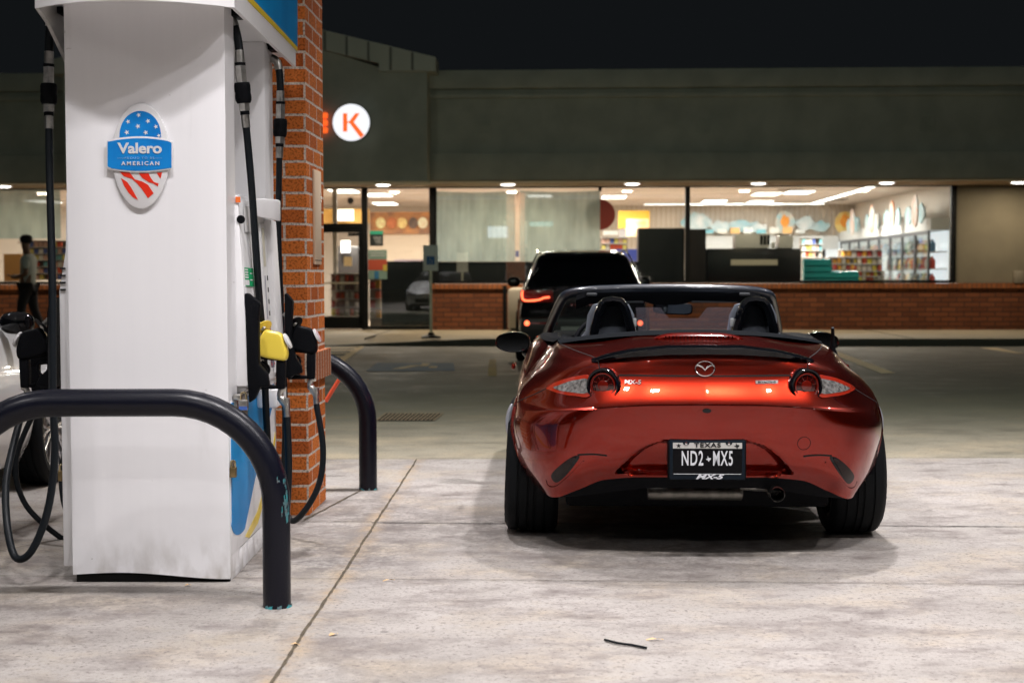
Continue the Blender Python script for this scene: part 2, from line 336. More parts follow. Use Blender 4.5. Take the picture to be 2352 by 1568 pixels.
# painted markings on the lot
M_LINE = mat('faded_line_paint', (.9, .72, .45), .8, col2=(.75, .6, .36), vscale=5)
def mark(name, pts, m, z=.005):
    return tag(MB().add([(p[0], p[1], z) for p in pts], [tuple(range(len(pts)))]).build(name, m), kind='structure')
mark('parking_line', [gr(1905, 812), gr(1925, 808), gr(2056, 857), gr(2025, 858)], M_LINE)
mark('parking_line', [gr(2250, 799), gr(2290, 799), gr(2352, 812), gr(2330, 812)], M_LINE)
mark('parking_line', [gr(752, 842), gr(776, 842), gr(837, 796), gr(822, 796)], M_LINE)
for k, yy in enumerate((797, 803, 810, 818, 828)):
    mark('hatch_line', [gr(600, yy + 5), gr(825 - k * 12, yy), gr(825 - k * 12, yy + 2.5), gr(600, yy + 8)], M_LINE)
mark('blue_parking_marking', [gr(840, 853), gr(1045, 852), gr(1041, 834), gr(866, 834)], mat('faded_blue_paint', (.07, .14, .24), .8, col2=(.15, .20, .26), vscale=4))
mark('parking_symbol', [gr(898, 849), gr(925, 848), gr(975, 839), gr(945, 840)], M_LINE, .009)
mark('parking_symbol', [gr(965, 842), gr(982, 842), gr(988, 836), gr(970, 836)], M_LINE, .010)
mark('parking_symbol', [gr(985, 846), gr(1003, 846), gr(1005, 842), gr(987, 842)], M_LINE, .009)
mark('yellow_parking_mark', [gr(1120, 864), gr(1141, 864), gr(1139, 826), gr(1124, 826)], mat('yellow_road_paint', (.35, .25, .05), .8, col2=(.2, .15, .05), vscale=5))

# ------------------------------------------------------------------ canopy with lamps (overhead, out of the frame)
cn = empty('station_canopy', (0, 0, 0), 0, 'white station canopy roof carried by the brick pillar', 'canopy')
mc = MB(); mc.box((-9, -8, CANOPY_Z), (7.5, 11.2, CANOPY_Z + .08)); mc.build('ceiling', mat('canopy_white', (.78, .78, .76), .35), cn)
mc = MB()
for k in range(41): x = -9 + k * .41; mc.box((x, -7.98, CANOPY_Z - .012), (x + .02, 11.18, CANOPY_Z - .002))
mc.build('deck_seams', M_WHITEDIRTY, cn)
mc = MB()
for (p, q) in (((-9.06, -8.06, 4.55), (7.56, -8, 5.35)), ((-9.06, 11.2, 4.74), (7.56, 11.26, 5.35)), ((-9.06, -8, 4.55), (-9, 11.2, 5.35)), ((7.5, -8, 4.55), (7.56, 11.2, 5.35))): mc.box(p, q)
mc.build('fascia', mat('canopy_blue', (.02, .2, .5), .35), cn)
for (x, y, w) in CANOPY_LAMPS:
    fx = empty('canopy_lamp', (x, y, CANOPY_Z - .012), 0, 'square white flood lamp under the station canopy', 'lamp', 'lamps under the station canopy')
    MB().box((-.3, -.3, -.05), (.3, .3, 0)).build('housing', M_WHITEPAINT, fx, bevel=.01)
    ld = bpy.data.lights.new('bulb', 'AREA'); ld.shape = 'SQUARE'; ld.size = .2; ld.energy = w * 1.1; ld.spread = R(126 if y < 7 else 98 if y < 9 else 178); ld.color = LAMP_COL if y < 9 else (.86, 1., .84)
    lo = bpy.data.objects.new('bulb', ld); COL.objects.link(lo); lo.parent = fx; lo.location = (0, 0, -.056)
    if y > 10: fx.rotation_euler = (R(48), 0, 0); fx.location.z -= .24; fx['label'] = 'added square flood lamp tilted to light the store from the canopy edge'; fx['group'] = 'added flood lamps tilted from the canopy edge'  # added floods, greenish and tilted to lift fascia, sign and lot lines

# ------------------------------------------------------------------ brick pillar
BR_LIT = brickmat('orange_brick', (.68, .195, .04), (.42, .10, .024), (.66, .55, .46))
BR_SOLD = brickmat('soldier_brick', (.40, .13, .05), (.33, .10, .04), (.5, .42, .34), bw=.075, rh=.3, soldier=True)
pil = empty('brick_pillar', (-1.0, 6.95, 0), R(-2), 'orange brick pillar rising beside the fuel dispenser', 'pillar')
boxuv(MB().box((-.62, 0, 0), (.0, .50, CANOPY_Z)).build('shaft', BR_LIT, pil))
boxuv(MB().box((-.65, -.025, .66), (.028, .53, .80)).build('soldier_band', BR_SOLD, pil))
cp = MB().box((.0, .17, 1.235), (.012, .36, 1.71)).build('cover_plate', mat('beige_plate', (.62, .47, .33), .45), pil, bevel=.004)
MB().box((.012, .335, 1.55), (.015, .345, 1.60)).build('latch', M_CHROME, cp)
MB().box((.012, .17, 1.255), (.0135, .36, 1.258)).build('seam', M_DARKGAP, cp)
# ------------------------------------------------------------------ hoop barriers
M_BAR = mat('blue_black_paint', (.0022, .003, .009), .4, spec=.12, coat=.42, coatr=.27, bump=.22, bscale=150)
M_TEAL = mat('teal_underpaint', (.015, .26, .29), .6, col2=(.10, .11, .12), vscale=40)
def hoop(loc, half, top, r, label):
    e = empty('hoop_barrier', loc, 0, label, 'barrier', 'black pipe hoops guarding the pump island')
    rc = .36; P = [(half, 0, 0), (half, 0, (top - rc) * .5), (half, 0, top - rc)]
    for k in range(1, 13): a = k / 12 * math.pi / 2; P.append((half - rc + rc * math.cos(a), 0, top - rc + rc * math.sin(a)))
    P += [(-p[0], p[1], p[2]) for p in reversed(P)]
    P[2] = (half, 0, top - rc)
    MB().tube([Vector(p) for p in P], r, 28).build('pipe', M_BAR, e, smooth=True)
    rr = random.Random(int(top * 100))
    for k in range(7):
        a0 = k * .9 + rr.uniform(0, .4); n = rr.randint(3, 7); MB().grid([[(half + (r + .0008 + q * .003) * math.cos(a0 + i * .1), (r + .0008 + q * .003) * math.sin(a0 + i * .1), (.007 + rr.uniform(-.003, .006)) * (1 - q)) for i in range(n)] for q in (0, 1)]).build('chipped_paint', M_TEAL, e)
    return e
hoop1 = hoop((-1.412, 5.02, .004), .573, .728, .0495, 'near black pipe hoop in front of the white dispenser')
hoop((-1.37, 7.8, .004), .575, .73, .0495, 'far black pipe hoop behind the brick pillar')
# worn patch on the outer right shoulder of the near hoop
sc = MB()
for k in range(26):
    rr = random.Random(k); z = .30 + rr.random() * .16; ang = R(rr.uniform(-62, -20))
    cx = .573 - (0 if z < .37 else (z - .37) ** 2 * 1.6)
    def pt(dz, da): return (cx + .0502 * math.cos(ang + da), .0502 * math.sin(ang + da), z + dz)
    h, w = rr.uniform(.004, .022), rr.uniform(.03, .11)
    sc.add([pt(-h, -w * .4), pt(-h * .6, w), pt(h, w * .5), pt(h * .7, -w)], [(0, 1, 2, 3)])
sc.build('scrape', M_TEAL, hoop1)
tag(tube('orange_rod', [at(748, 922, 8.3), at(791, 852, 8.3)], .0125, mat('orange_red_plastic', (.75, .10, .04), .4)), 'thin orange rod slanting behind the far black hoop', 'rod')
# litter
tag(tube('rubber_strip', smoothpts([gr(1389, 1468, .01), gr(1420, 1476, .011), gr(1450, 1480, .01), gr(1485, 1487, .01)], 4), .004, M_RUBBER), 'thin black rubber strip lying on the concrete', 'litter')
M_LEAF = mat('dry_leaf', (.62, .42, .22), .8)
def leaf(x, y, l, w, rz, label):
    p = gr(x, y, .006); e = MB().grid([[(-l, -w * .3, .0), (-l, w * .3, .002)], [(-l * .3, -w, .004), (-l * .3, w, .007)], [(l * .4, -w * .8, .007), (l * .4, w * .6, .003)], [(l, -w * .2, .001), (l, w * .1, .004)]]).build('leaf', M_LEAF)
    e.location = p; e.rotation_euler = (0, 0, rz); tag(e, label, 'leaf', 'dry leaf scraps on the forecourt')
leaf(1504, 1469, .028, .006, -.05, 'pale leaf scrap beside the black rubber strip')
leaf(766, 1457, .016, .010, .6, 'curled tan leaf right of the floor joint')
leaf(679, 1480, .018, .006, -.5, 'narrow dry leaf lying across the floor joint')
leaf(893, 1333, .024, .003, .3, 'thin straw of leaf on the faint cross joint')
leaf(540, 1305, .02, .012, .9, 'brown leaf against the dispenser base')
leaf(432, 1344, .012, .008, .2, 'small leaf at the foot of the white end panel')

# ------------------------------------------------------------------ fuel dispenser
X0, X1 = -1.69, -1.085; Y0, Y1 = 5.41, 6.52; ZT = 2.215
dp = empty('fuel_dispenser', ((X0 + X1) / 2, (Y0 + Y1) / 2, 0), 0, 'tall white fuel dispenser with oval blue emblem at the left', 'fuel pump')
dpi = Vector(dp.location)
def D(p): return Vector(p) - dpi
def dbox(name, a, b, m, bevel=0., parent=None): return MB().box(D(a), D(b)).build(name, m, parent or dp, bevel=bevel)
# end panel: slight folds down its face, wavy lower edge
P = []
zs = [0.03 + (ZT - .03) * k / 30 for k in range(31)]
xs = [X0 + (X1 - X0) * k / 24 for k in range(25)]
pan = MB()
for z in zs:
    row = []
    for k, x in enumerate(xs):
        u = (x - X0) / (X1 - X0); y = Y0 + .012 * (2 * u - 1) ** 6 + .0012 * math.sin(9 * u + 2 * z) - .006 * math.exp(-((u - .16) / .03) ** 2) * (1 if z < .9 else max(0, 1 - (z - .9) * 1.5)) * .5
        zz = z + (.014 * math.sin(4.2 * u + .3) * (1 if z < .05 else 0)); row.append(D((x, y, zz)))
    P.append([D((X0, Y0 + .19, z))] + [D((X0, Y0 + .03, z))] + row + [D((X1, Y0 + .03, z))] + [D((X1, Y0 + .19, z))])
pan.grid(P); o = pan.build('end_panel', M_PANEL, dp, smooth=True, fixn=False)
dbox('plinth', (X0 + .01, Y0 + .025, .0), (X1 - .004, Y1, .05), M_DARKGAP)
dbox('inner_post', (X0 + .01, Y0 + .03, .05), (X1 - .012, Y0 + .185, ZT), M_WHITEDIRTY)
dbox('far_tower', (X0, Y1 - .2, .05), (X1, Y1, ZT), M_WHITEPAINT, .02)
# middle cabinet: profile in X,Z leaning out, both fuelling sides
cab = [(-1.078, 1.50), (-1.066, 1.40), (-1.045, 1.0), (-1.03, .74), (-1.10, .70), (-1.10, .06)]
cx = (X0 + X1) / 2
half = [(x, z) for x, z in cab]; prof = half + [(2 * cx - x, z) for x, z in reversed(half)]
MB().prism([D((x, Y0 + .2, z)) for x, z in prof], (0, Y1 - Y0 - .42, 0)).build('cabinet', M_WHITEPAINT, dp, bevel=.006)
# bezel strips on the fuelling face
M_BEZEL = mat('warm_white_plastic', (.70, .70, .70), .4)
def face(y0, y1, z0, z1, off, th, name, m, parent=None, bev=.0):
    def X(z): return np.interp(z, [.74, 1.0, 1.4, 1.5], [-1.03, -1.045, -1.066, -1.078]) + off
    return MB().prism([D((X(z0), y0, z0)), D((X(z0), y1, z0)), D((X(z1), y1, z1)), D((X(z1), y0, z1))], (th, 0, 0)).build(name, m, parent or dp, bevel=bev)
b1 = face(5.70, 5.82, .95, 1.48, .001, .016, 'bezel', M_BEZEL, bev=.004)
b2 = face(5.98, 6.10, .80, 1.40, .001, .010, 'bezel', M_BEZEL, bev=.003)
b3 = face(6.13, 6.29, .76, 1.42, .001, .028, 'bezel', M_WHITEPAINT, bev=.006)
face(6.00, 6.04, 1.22, 1.38, .012, .003, 'card_slot_panel', mat('cream_plastic', (.55, .52, .42), .5))
for k in range(7): face(6.06, 6.066, 1.16 - k * .05, 1.18 - k * .05, .012, .003, 'slot', M_DARKGAP, b2)
face(6.0, 6.012, 1.0, 1.18, .012, .0025, 'slot', mat('grey_lilac', (.35, .35, .4), .5), b2)
face(6.03, 6.06, .925, .955, .012, .003, 'red_label', mat('label_red', (.5, .05, .08), .5))
lb = face(6.02, 6.08, .79, .90, .013, .003, 'warning_label', mat('label_grey', (.12, .12, .15), .5))
for k in range(5): face(6.015, 6.021, .80 + k * .02, .812 + k * .02, .015, .0025, 'border_dash', mat('label_red', 0), lb); face(6.079, 6.085, .80 + k * .02, .812 + k * .02, .015, .0025, 'border_dash', mat('label_red', 0), lb)
# card reader visor
P = []
for k in range(13):
    a = math.pi * k / 12; P.append([D((-1.085 + .10 * math.sin(a) + .002, 6.05 - .13 * math.cos(a), z - .02 * math.sin(a) * (0 if z > 1.47 else 1))) for z in (1.50, 1.485, 1.43)])
vm_ = MB().grid(P); vm_.add([r[0] for r in P], [tuple(range(13))]); vm_.add([r[2] for r in P], [tuple(range(13))])
vm_.build('reader_visor', M_WHITEPAINT, dp, smooth=True, bevel=.006)
# near cheek of cabinet with lock and stickers
ck = MB().prism([D((-1.125, 5.59, 1.495)), D((-1.074, 5.59, 1.495)), D((-1.035, 5.59, .80)), D((-1.033, 5.59, .745)), D((-1.125, 5.59, .745))], (0, .02, 0)).build('cheek', M_WHITEPAINT, dp, bevel=.004)
MB().lathe([(0, -.004), (.0145, -.004), (.0165, 0), (.0165, .004)], tuple(D((-1.062, 5.589, 1.40))), 'Y', 24).build('lock', M_BLACK, dp, smooth=True)
dbox('orange_sticker', (-1.081, 5.584, 1.466), (-1.062, 5.588, 1.488), M_ORANGE)
cA, cB, cC, cD = at(545, 457, 5.612), at(577, 463, 5.77), at(570, 830, 5.612), at(607, 830, 5.77)
chm = MB(); bk = [Vector((-1.12, p.y, p.z)) for p in (cA, cB, cC, cD)]
chm.add([D(p) for p in (cA, cB, cD, cC, bk[0], bk[1], bk[3], bk[2])], [(0, 1, 2, 3), (7, 6, 5, 4), (0, 4, 5, 1), (1, 5, 6, 2), (2, 6, 7, 3), (3, 7, 4, 0)])
chm = chm.build('chamfer_bezel', M_BEZEL, dp, bevel=.003)
cn_ = (cB - cA).cross(cC - cA).normalized(); cn_ = cn_ if cn_.y < 0 else -cn_
def chq(name, s0, s1, t0, t1, off, m, par):
    def P_(s_, t): return cA.lerp(cB, s_).lerp(cC.lerp(cD, s_), t) + cn_ * off
    off += .0045; q = [D(P_(s0, t0)), D(P_(s1, t0)), D(P_(s1, t1)), D(P_(s0, t1))]; return MB().prism(q, cn_ * .0006).build(name, m, par)
gst = chq('green_sticker', .04, .66, .42, .535, .0006, mat('sticker_green', (.005, .36, .13), .5), dp)
for k in range(4): chq('sticker_text', .09, .30, .428 + k * .016, .437 + k * .016, .0014, mat('sticker_white', (.75, .75, .75), .5), gst)
chq('sticker_text', .07, .33, .495, .528, .0014, mat('sticker_white', 0), gst)
for k in range(2): chq('sticker_text', .42, .58, .45 + k * .04, .457 + k * .04, .0014, mat('sticker_white', 0), gst)
chq('window_outline', .30, .80, .035, .20, .0005, mat('bezel_shade', (.6, .6, .6), .5), dp); chq('bezel_window', .32, .78, .041, .194, .0012, M_BEZEL, dp)
# left cabinet cheek with vents, seen edge-on
lc = MB().prism([D((X0 + .02, 5.45, 1.50)), D((X0 - .012, 5.45, 1.50)), D((X0 - .018, 5.45, 1.28)), D((X0 - .045, 5.45, 1.12)), D((X0 - .045, 5.45, .06)), D((X0 + .02, 5.45, .06))], (0, .85, 0)).build('left_cabinet', M_WHITEPAINT, dp, bevel=.006)
for k in range(4): MB().box(D((X0 - .038, 5.443, 1.205 - k * .027)), D((X0 - .018, 5.449, 1.212 - k * .027))).build('vent', M_DARKGAP, lc)
# lower door with blue swoosh on the right side
XD = -1.083
ld_ = dbox('lower_door', (XD - .02, Y0 + .035, .10), (XD, Y1 - .02, .70), M_PANEL, .004)
M_BLUE = mat('gloss_blue', (.0, .27, .64), .4, spec=.2, col2=(.0, .20, .52), vscale=3)
bl = [(Y0 + .04, .69), (Y0 + .04, .29)] + [(Y0 + .04 + .33 * math.sin(t) * 1.25 + .0, .29 - .06 * math.sin(t * 1.0) * (1 if t < 1.2 else 1)) for t in ()]
bl = [(5.45, .69), (5.45, .235)] + [(5.45 + .19 + .20 * math.cos(a) , .23 + .075 * math.sin(a) ) for a in [math.pi + .15 + k * .22 for k in range(9)]] + [(5.95, .33), (6.2, .47), (6.40, .60), (6.44, .69)]
ml = MB().prism([D((XD + .0005, p[0], p[1])) for p in bl], (.002, 0, 0)).build('blue_panel', M_BLUE, dp)
M_YEL = mat('gloss_yellow', (.80, .58, .03), .3)
MB().prism([D((XD + .0005, y, z)) for y, z in [(5.72, .125), (6.0, .18), (6.3, .32), (6.47, .47), (6.47, .43), (6.3, .26), (6.0, .13), (5.8, .105)]], (.0015, 0, 0)).build('yellow_stripe', M_YEL, dp)
dbox('base_skirt', (XD - .03, Y0 + .04, .0), (XD - .004, Y1, .095), M_PANEL, .003)
dbox('hasp_plate', (XD - .01, 5.50, .60), (XD + .018, 5.72, .715), M_STEEL, .01)
dbox('hasp', (XD + .0, 5.49, .698), (XD + .035, 5.53, .722), M_STEEL, .006)
dbox('hasp', (XD - .014, 5.44, .43), (XD + .012, 5.47, .47), M_STEEL, .004)
dbox('lower_tray', (XD + .0, 6.0, .62), (XD + .09, 6.25, .70), M_WHITEPAINT, .012)
dbox('service_sticker', (XD + .003, 5.90, .74), (XD + .055, 5.905, .84), mat('sticker_blue', (.08, .25, .5), .5))
dbox('warning_stripe', (XD + .010, 5.895, .725), (XD + .05, 5.899, .775), M_YEL)
def padlock(p, w, label, brass=True):
    e = empty('padlock', p, 0, label, 'padlock')
    MB().box((-w / 2, -.012, -.045), (w / 2, .012, -.005)).build('body', mat('lock_brass', (.32, .24, .12), .4, 1.) if brass else M_STEEL, e, bevel=.004)
    MB().tube([(-w * .3, 0, -.008), (-w * .3, 0, .012)] + [(w * .3 * -math.cos(a), 0, .012 + w * .3 * math.sin(a)) for a in [k * math.pi / 8 for k in range(1, 8)]] + [(w * .3, 0, .012), (w * .3, 0, -.008)], .0035, 8).build('shackle', mat('shackle_brass', (.6, .5, .3), .25, 1.), e, smooth=True)
    if not brass: MB().box((-w * .45, -.0135, -.044), (w * .45, -.0125, -.030)).build('blue_label', mat('label_blue', (.05, .12, .4), .4), e)
    return e
padlock((-1.036, 5.47, .708), .036, 'silver padlock with a blue label on the steel hasp plate', False)
padlock((-1.072, 5.435, .452), .026, 'small brass padlock on the blue lower door')
padlock((X0 - .062, 5.50, .43), .024, 'small brass padlock at the left rear of the dispenser')
padlock((-1.07, 6.66, .50), .024, 'brass padlock at the far edge of the dispenser')
# sign header (valance) above
hd = -1.02; hl = 2 * cx - hd
yb0, yb1 = 5.29, 6.78; zb = 2.165; H1 = 3.05
def bow(u): return -.15 * (1 - (2 * u - 1) ** 2)
top = []; bot = []; fm = MB(); P = []
for k in range(25):
    u = k / 24; x = hl + (hd - hl) * u; y = yb0 + bow(u) ; P.append([D((x, y, zb)), D((x, y, H1))])
fm.grid(P); Pi = [[D((r[0] + dpi)[:] ) + Vector((0, .012, 0)), r[1] + Vector((0, .012, 0))] for r in P]; fm.grid([[r[1], r[0]] for r in Pi])
fm.grid([[a_[0], b__[0]] for a_, b__ in zip(P, Pi)])
fm.build('front_fascia', M_WHITEPAINT, dp, smooth=True)
so = MB(); so.add([r[0] + Vector((0, .012, .045)) for r in P] + [D((hd - .01, yb1, zb + .045)), D((hl + .01, yb1, zb + .045))], [tuple(range(27))]); so.build('soffit', M_WHITEPAINT, dp)
so = MB()
for (x, y) in ((-1.07, 5.47), (-1.068, 5.66), (-1.066, 5.90), (-1.35, 5.0)): so.lathe([(.006, 0), (.006, -.006), (0, -.006)], tuple(D((x, y, zb + .044))), seg=8)
so.build('screws', M_DARKGAP, dp)
def sidefascia(X, name, flip):
    zl = [zb] * 6 if not flip else [zb, zb - .035, zb - .095, zb - .155, zb - .20, zb - .20]
    ys = [yb0 + (yb1 - yb0) * t for t in (0, .08, .16, .235, .5, 1)]
    out = [(y, z) for y, z in zip(ys, zl)] + [(yb1, H1), (yb0, H1)]
    o = MB().prism([D((X, y, z)) for y, z in out], ((-.014 if not flip else .014), 0, 0)).build(name, M_WHITEPAINT if not flip else mat('fascia_grey', (.42, .41, .39), .4, var=.15, vscale=12), dp)  # left fascia is a mottled grey, the right one plain white
    return o
sf = sidefascia(hd, 'side_fascia', False); sidefascia(hl, 'side_fascia', True)
def onh(x, y): return onx(x, y, hd + .001)
st_ = [onh(x, y) for x, y in ((575, -4), (604, -4), (683, 104), (683, 112))]
yl = MB().prism([D(onh(561, -6)), D(onh(576, -6)), D(onh(640, 62)), D(onh(683, 109)), D(onh(683, 119)), D(onh(640, 74)), ], (.001, 0, 0)).build('yellow_band', M_YEL, sf)
MB().prism([D(onh(576, -6)), D(onh(683, -6)), D(onh(683, 109)), D(onh(640, 62))], (.001, 0, 0)).build('blue_band', M_BLUE, sf)
# emblem on the end panel
def E_(x, y, off=0.): p = at(x, y, Y0 - off); return (p.x, p.z)
def emb(name, pts, off, th, m, parent, bev=0.): return MB().prism([D((p[0], Y0 - off, p[1])) for p in pts], (0, -th, 0)).build(name, m, parent, bevel=bev)
M_EMW = mat('emblem_white', (.72, .72, .73), .3, coat=.5); M_EMB = mat('emblem_blue', (.006, .19, .58), .3, coat=.5, col2=(.01, .25, .68), vscale=7); M_EMR = mat('emblem_red', (.75, .035, .015), .3)
ec = E_(323, 359); sq = .001518 * 1.09
epx = Y0 / F   # metres per picture unit at the panel
def ep(u, v): # zoom coordinates (5.229 per source px, origin 250,240)
    X, Y = (250 + u / 5.229) / 1.0884, (240 + v / 5.229) / 1.0884; return E_(X, Y)
def epl(l): return [ep(*q) for q in l]
oval = [ep(543 + 385 * math.cos(a) * (1 - .07 * max(0, -math.sin(a))) * (.985 if math.sin(a) > 0 else 1), 790 - 690 * math.sin(a)) for a in [2 * math.pi * k / 64 for k in range(64)]]
em = emb('emblem', oval, .0, .014, M_EMW, dp, .006)
bl_ = []
for k in range(25):
    a = math.pi * k / 24; bl_.append(ep(540 + 272 * math.cos(a), 548 - 345 * math.sin(a) ** .9))
emb('blue_dome', bl_, .0145, .001, M_EMB, em)
for i, (u, v, r) in enumerate(((520, 257, 33), (382, 342, 33), (642, 335, 35), (510, 403, 36), (365, 483, 37), (612, 485, 35), (745, 408, 33), (783, 525, 30))):
    emb('star', epl(star(u, v, r, .1 + .9 + math.pi * 0, .4)), .0156, .0008, M_EMW, em)
band = epl([(105, 590)] + [(105 + 860 * k / 16, 590 - 55 * (1 - (2 * k / 16 - 1) ** 2)) for k in range(1, 16)] + [(965, 600), (965, 960)] + [(965 - 860 * k / 16, 960 + 45 * (1 - (2 * k / 16 - 1) ** 2)) for k in range(1, 16)] + [(105, 950)])
bd = emb('name_band', band, .014, .006, M_EMW, em, .002)
band = epl([(120, 605)] + [(120 + 832 * k / 16, 608 - 48 * (1 - (2 * k / 16 - 1) ** 2)) for k in range(1, 16)] + [(952, 620), (952, 945)] + [(952 - 832 * k / 16, 942 + 42 * (1 - (2 * k / 16 - 1) ** 2)) for k in range(1, 16)] + [(120, 925)])
emb('blue_field', band, .0205, .0008, M_EMB, em)
for bar in ([(270, 995), (330, 1055), (430, 1085), (500, 1150), (560, 1220), (640, 1340), (715, 1275), (640, 1165), (560, 1120), (470, 1095), (430, 1040), (400, 1005)],
            [(520, 1015), (570, 1080), (650, 1130), (700, 1145), (768, 1185), (780, 1148), (720, 1130), (680, 1080), (645, 1015)], [(752, 1008), (805, 1085), (825, 1000)],
            [(288, 1075), (330, 1180), (385, 1265), (440, 1325), (510, 1362), (460, 1270), (420, 1200), (370, 1130)]):
    emb('red_stripe', epl(bar), .0145, .001, M_EMR, em)
c = ep(543, 700); text('lettering', 'Valero', .0545, M_EMW, em, D((c[0], Y0 - .0224, c[1] + .001)), sx=1.15, offset=.0016, spacing=.98)
c = ep(535, 820); text('lettering', 'PROUD TO BE', .0115, mat('pale_blue', (.25, .5, .75), .4), em, D((c[0], Y0 - .0224, c[1])), sx=1.2, spacing=1.35)
c = ep(550, 890); text('lettering', 'AMERICAN', .020, M_EMW, em, D((c[0], Y0 - .0224, c[1])), sx=1.12, spacing=1.42, offset=.0004)
for (u0, u1) in ((243, 340), (735, 832)): emb('rule', epl([(u0, 818), (u1, 818), (u1, 822), (u0, 822)]), .0215, .0006, mat('pale_blue', 0), em)

# ------------------------------------------------------------------ hoses and nozzles
def nz(u, v): # zoom units (3.92 per source px from 560,640) -> metres about the swivel, at depth 5.75
    s = 5.75 / F / 1.0884 / 3.92; return ((u - 640) * s, -(v - 1290) * s)
def nprism(mb, pts, y0, y1): mb.prism([(nz(*p)[0], y0, nz(*p)[1]) for p in pts], (0, y1 - y0, 0)); return mb
def make_hose(cover, path, loc, mirror, label, rad, disc, yoff=0.):
    """fuelling hose hanging from the header, with break-away coupling and nozzle; path in world coords"""
    sx = -1 if mirror else 1
    e = empty('fuel_hose', loc, 0, label, 'fuel hose', 'fuel hoses on the dispenser'); L = Vector(loc)
    n0 = empty('n', (0, 0, 0))
    def fin(mb, name, m, par, bev=.0, smooth=True):
        mb.v = [(v[0] * sx, v[1], v[2]) for v in mb.v]; return mb.build(name, m, par, smooth=smooth, bevel=bev)
    bpy.data.objects.remove(n0)
    # nozzle: body > hood, spout, splash disc, lever
    mb = nprism(MB(), [(560, 985), (650, 985), (645, 1150), (640, 1275), (562, 1275), (556, 1150)], -.018, .018)
    nprism(mb, [(350, 975), (440, 985), (560, 1000), (560, 960), (430, 920), (350, 930)], -.014, .014)
    nprism(mb, [(370, 1225), (560, 1240), (560, 1275), (350, 1280), (340, 1150), (400, 1150), (440, 1215)], -.012, .012)
    body = fin(mb, 'nozzle_body', M_BLACK, e, .004)
    mb = MB(); out = [(430, 705), (470, 682), (500, 705), (590, 715), (625, 740), (655, 830), (682, 905), (668, 998), (630, 1008), (350, 955), (352, 880), (385, 800)]
    c = (520, 850); lay = []
    for (y, k) in ((-.030, .78), (-.027, .93), (-.015, 1.), (.015, 1.), (.027, .93), (.030, .78)):
        lay.append([(nz(c[0] + (p[0] - c[0]) * k, c[1] + (p[1] - c[1]) * k)[0], y, nz(c[0] + (p[0] - c[0]) * k, c[1] + (p[1] - c[1]) * k)[1]) for p in out])
    mb.grid(lay, close=True); mb.add(lay[0], [tuple(range(12))]); mb.add(lay[-1], [tuple(range(12))]); h = fin(mb, 'nozzle_hood', cover, e)
    sub = h.modifiers.new('s', 'SUBSURF'); sub.levels = sub.render_levels = 2
    a, b = Vector((nz(312, 560)[0], 0, nz(312, 560)[1])), Vector((nz(440, 690)[0], 0, nz(440, 690)[1]))
    mb = MB(); n = 12; mb.tube([a.lerp(b, k / n) for k in range(n + 1)], [.0105 + (.0018 if k % 2 else 0) for k in range(n + 1)], 14); fin(mb, 'spout', M_STEEL, e)
    c = Vector((nz(415, 690)[0], 0, nz(415, 690)[1])); d = ((b - a).normalized() + Vector((0, -.45, 0))).normalized()
    mb = MB(); mb.tube([c - d * .004, c - d * .0015, c + d * .0015, c + d * .003], [.018, .047, .048, .02], 24); fin(mb, 'splash_disc', cover, e)
    c = Vector((nz(668, 805)[0], 0, nz(668, 805)[1])); d = Vector((.86, 0, .42)).normalized()
    mb = MB(); mb.tube([c - d * .006, c - d * .004, c + d * .004, c + d * .006], [.029, .033, .033, .030], 28); dd = fin(mb, 'end_disc', M_EMW, e)
    if disc:
        mb = MB(); cc = c + d * .0066; mb.tube([cc, cc + d * .0006], [.026, .026], 24); fin(mb, 'picture_label', mat('disc_print', (.6, .65, .75), .4, col2=(.45, .08, .08), vscale=55), dd)
    mb = MB(); mb.tube(smoothpts([(nz(u, v)[0], 0, nz(u, v)[1]) for u, v in ((350, 1000), (420, 1010), (475, 1055), (480, 1110), (440, 1160), (430, 1215))], 4), .0055, 10); fin(mb, 'lever', M_BLACK, e)
    mb = MB(); mb.tube(smoothpts([(nz(u, v)[0], .004, nz(u, v)[1]) for u, v in ((640, 1270), (600, 1290), (590, 1350), (620, 1400), (650, 1440))], 4), [.013] * 9 + [.016] * 8, 12)
    mb.tube([(nz(648, 1370)[0], .004, nz(648, 1370)[1]), (nz(652, 1490)[0], .004, nz(652, 1490)[1])], [.0155, .014], 12)
    mb.tube([(nz(652, 1485)[0], .004, nz(652, 1485)[1]), (nz(654, 1560)[0], .004, nz(654, 1560)[1])], .0135, 14); fin(mb, 'swivel', M_STEEL, e)
    end = Vector((sx * nz(654, 1550)[0], .004, nz(654, 1550)[1])) + L
    pts = smoothpts(list(path) + [end], 8)
    # break-away coupling occupies the stretch below the header
    s0 = pts[0]; L0 = [p - L for p in pts]
    acc = [0]
    for i in range(1, len(pts)): acc.append(acc[-1] + (pts[i] - pts[i - 1]).length)
    def P_(s):
        i = max(k for k in range(len(acc)) if acc[k] <= s + 1e-9); i = min(i, len(acc) - 2); t = (s - acc[i]) / (acc[i + 1] - acc[i]); return L0[i].lerp(L0[i + 1], t)
    def seg(name, s, e_, r, m, sg=14):
        k = 8; pp = [P_(s + (e_ - s) * i / k) for i in range(k + 1)]; rr = r if isinstance(r, list) else [r] * (k + 1)
        return MB().tube(pp, rr, sg).build(name, m, e, smooth=True)
    seg('ferrule', 0, .07, .0185, M_STEEL); seg('short_hose', .065, .17, .0165, M_HOSE)
    seg('ferrule', .165, .215, .018, M_STEEL); seg('collar', .213, .225, .021, M_BLACK)
    seg('hex_fitting', .225, .29, .022, M_STEEL, 6)
    seg('breakaway', .29, .37, [.029, .032, .032, .032, .0305, .032, .032, .031, .026], M_BLACK)
